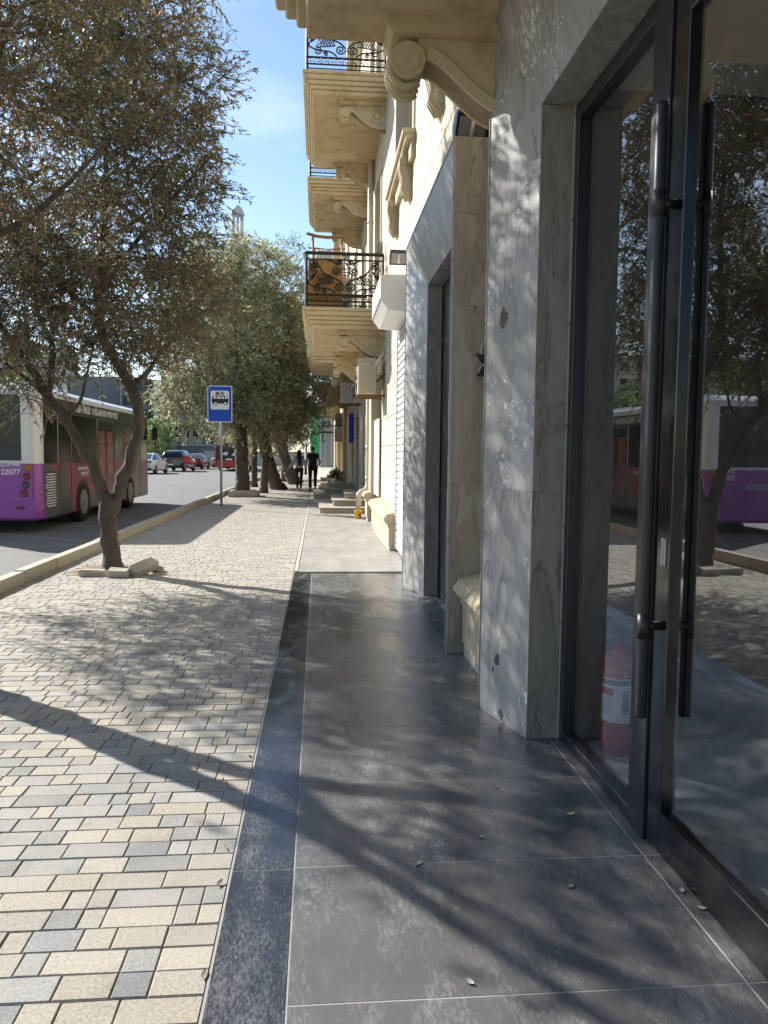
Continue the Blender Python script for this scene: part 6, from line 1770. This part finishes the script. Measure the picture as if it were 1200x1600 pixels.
# ------------------------------------------------------------------ fallen leaves on the dark tiles
LF = [(0.62, 2.77, 0.4, 'fallen leaf near the middle of the tiles, close to a joint'), (0.78, 3.20, 1.9, 'small fallen leaf on the joint before the marble pier'), (1.02, 2.93, 0.2, 'yellow fallen leaf before the door frame'), (1.215, 2.37, 1.1, 'pale fallen leaf on the door threshold, upper one'),
      (1.23, 2.27, 2.7, 'pale fallen leaf on the door threshold, lower one'), (0.36, 2.60, 0.9, 'crumpled fallen leaf on the second tile joint'), (0.42, 1.98, 2.2, 'fallen leaf at the bottom of the tiles'), (-0.325, 2.52, 1.2, 'dark curled leaf on the edge of the pavers'), (-0.31, 2.06, 1.5, 'tiny curled leaf beside the granite strip'),
      (0.85, 2.42, 0.5, 'green fallen leaf left of the door')]
for i, (x, y, a, lb) in enumerate(LF):
    l = MB(); L0 = 0.032 + 0.006 * (i % 3); w = 0.0085
    pts = []
    for q in range(7):
        t = q / 6; wd = w * math.sin(math.pi * min(1, t * 0.97 + 0.015)); z = 0.006 + 0.006 * abs(t - 0.4)
        for s_ in (-1, 0, 1):
            pts.append(((t - 0.5) * L0, s_ * wd, z + (0.002 if s_ else 0.0)))
    l.add(pts, [(q * 3 + k, q * 3 + k + 1, q * 3 + k + 4, q * 3 + k + 3) for q in range(6) for k in range(2)], 0, True)
    o = l.build('fallen_leaf', plain('dry_leaf_%d' % i, ((0.42, 0.38, 0.22), (0.34, 0.30, 0.19), (0.50, 0.46, 0.20), (0.48, 0.44, 0.33), (0.52, 0.48, 0.36), (0.33, 0.30, 0.24), (0.45, 0.42, 0.35), (0.10, 0.08, 0.06), (0.2, 0.17, 0.12), (0.22, 0.28, 0.14))[i], 0.7))
    o.location = (x, y, 0.0); o.rotation_euler = (0, 0, a)
    tag(o, lb, 'leaf', 'fallen leaves on the walkway')

# dry leaves and crumbs of soil lying about the tree pits and along the kerb
rs = np.random.RandomState(9)
pts = []
for cx_, cy_, sx_, sy_, n_ in ((-2.4, 9.4, 0.7, 0.6, 90), (-2.7, 5.4, 0.6, 0.6, 60), (-3.1, 12.0, 0.08, 5.0, 80), (-0.36, 5.0, 0.05, 2.2, 22), (-1.6, 7.0, 0.9, 2.5, 30)):
    pts.append(np.stack([rs.normal(cx_, sx_, n_), rs.normal(cy_, sy_, n_), np.full(n_, 0.004)], axis=1))
P_ = np.vstack(pts); P_ = P_[(P_[:, 0] > -3.2) & (P_[:, 0] < -0.31)]
n_ = len(P_); a_ = rs.uniform(0, 6.28, n_); d_ = np.stack([np.cos(a_), np.sin(a_), rs.uniform(-0.1, 0.35, n_)], axis=1); s_ = np.stack([-np.sin(a_), np.cos(a_), rs.uniform(-0.2, 0.2, n_)], axis=1)
l_ = rs.uniform(0.015, 0.05, (n_, 1)); w_ = l_ * rs.uniform(0.12, 0.25, (n_, 1))
LV = np.stack([P_, P_ + d_ * l_ * 0.5 - s_ * w_, P_ + d_ * l_, P_ + d_ * l_ * 0.5 + s_ * w_], axis=1).reshape(-1, 3)
o = link('leaf_litter', mesh_np('leaf_litter', LV, 4, M['leaf'], cols=BROWNS[rs.randint(0, 4, n_)] * rs.uniform(0.6, 1.6, (n_, 1)), idx=[(0, 1, 2, 3)]))
tag(o, 'dry brown leaf litter scattered on the pavement round the tree pits', 'leaf litter', kind='stuff')
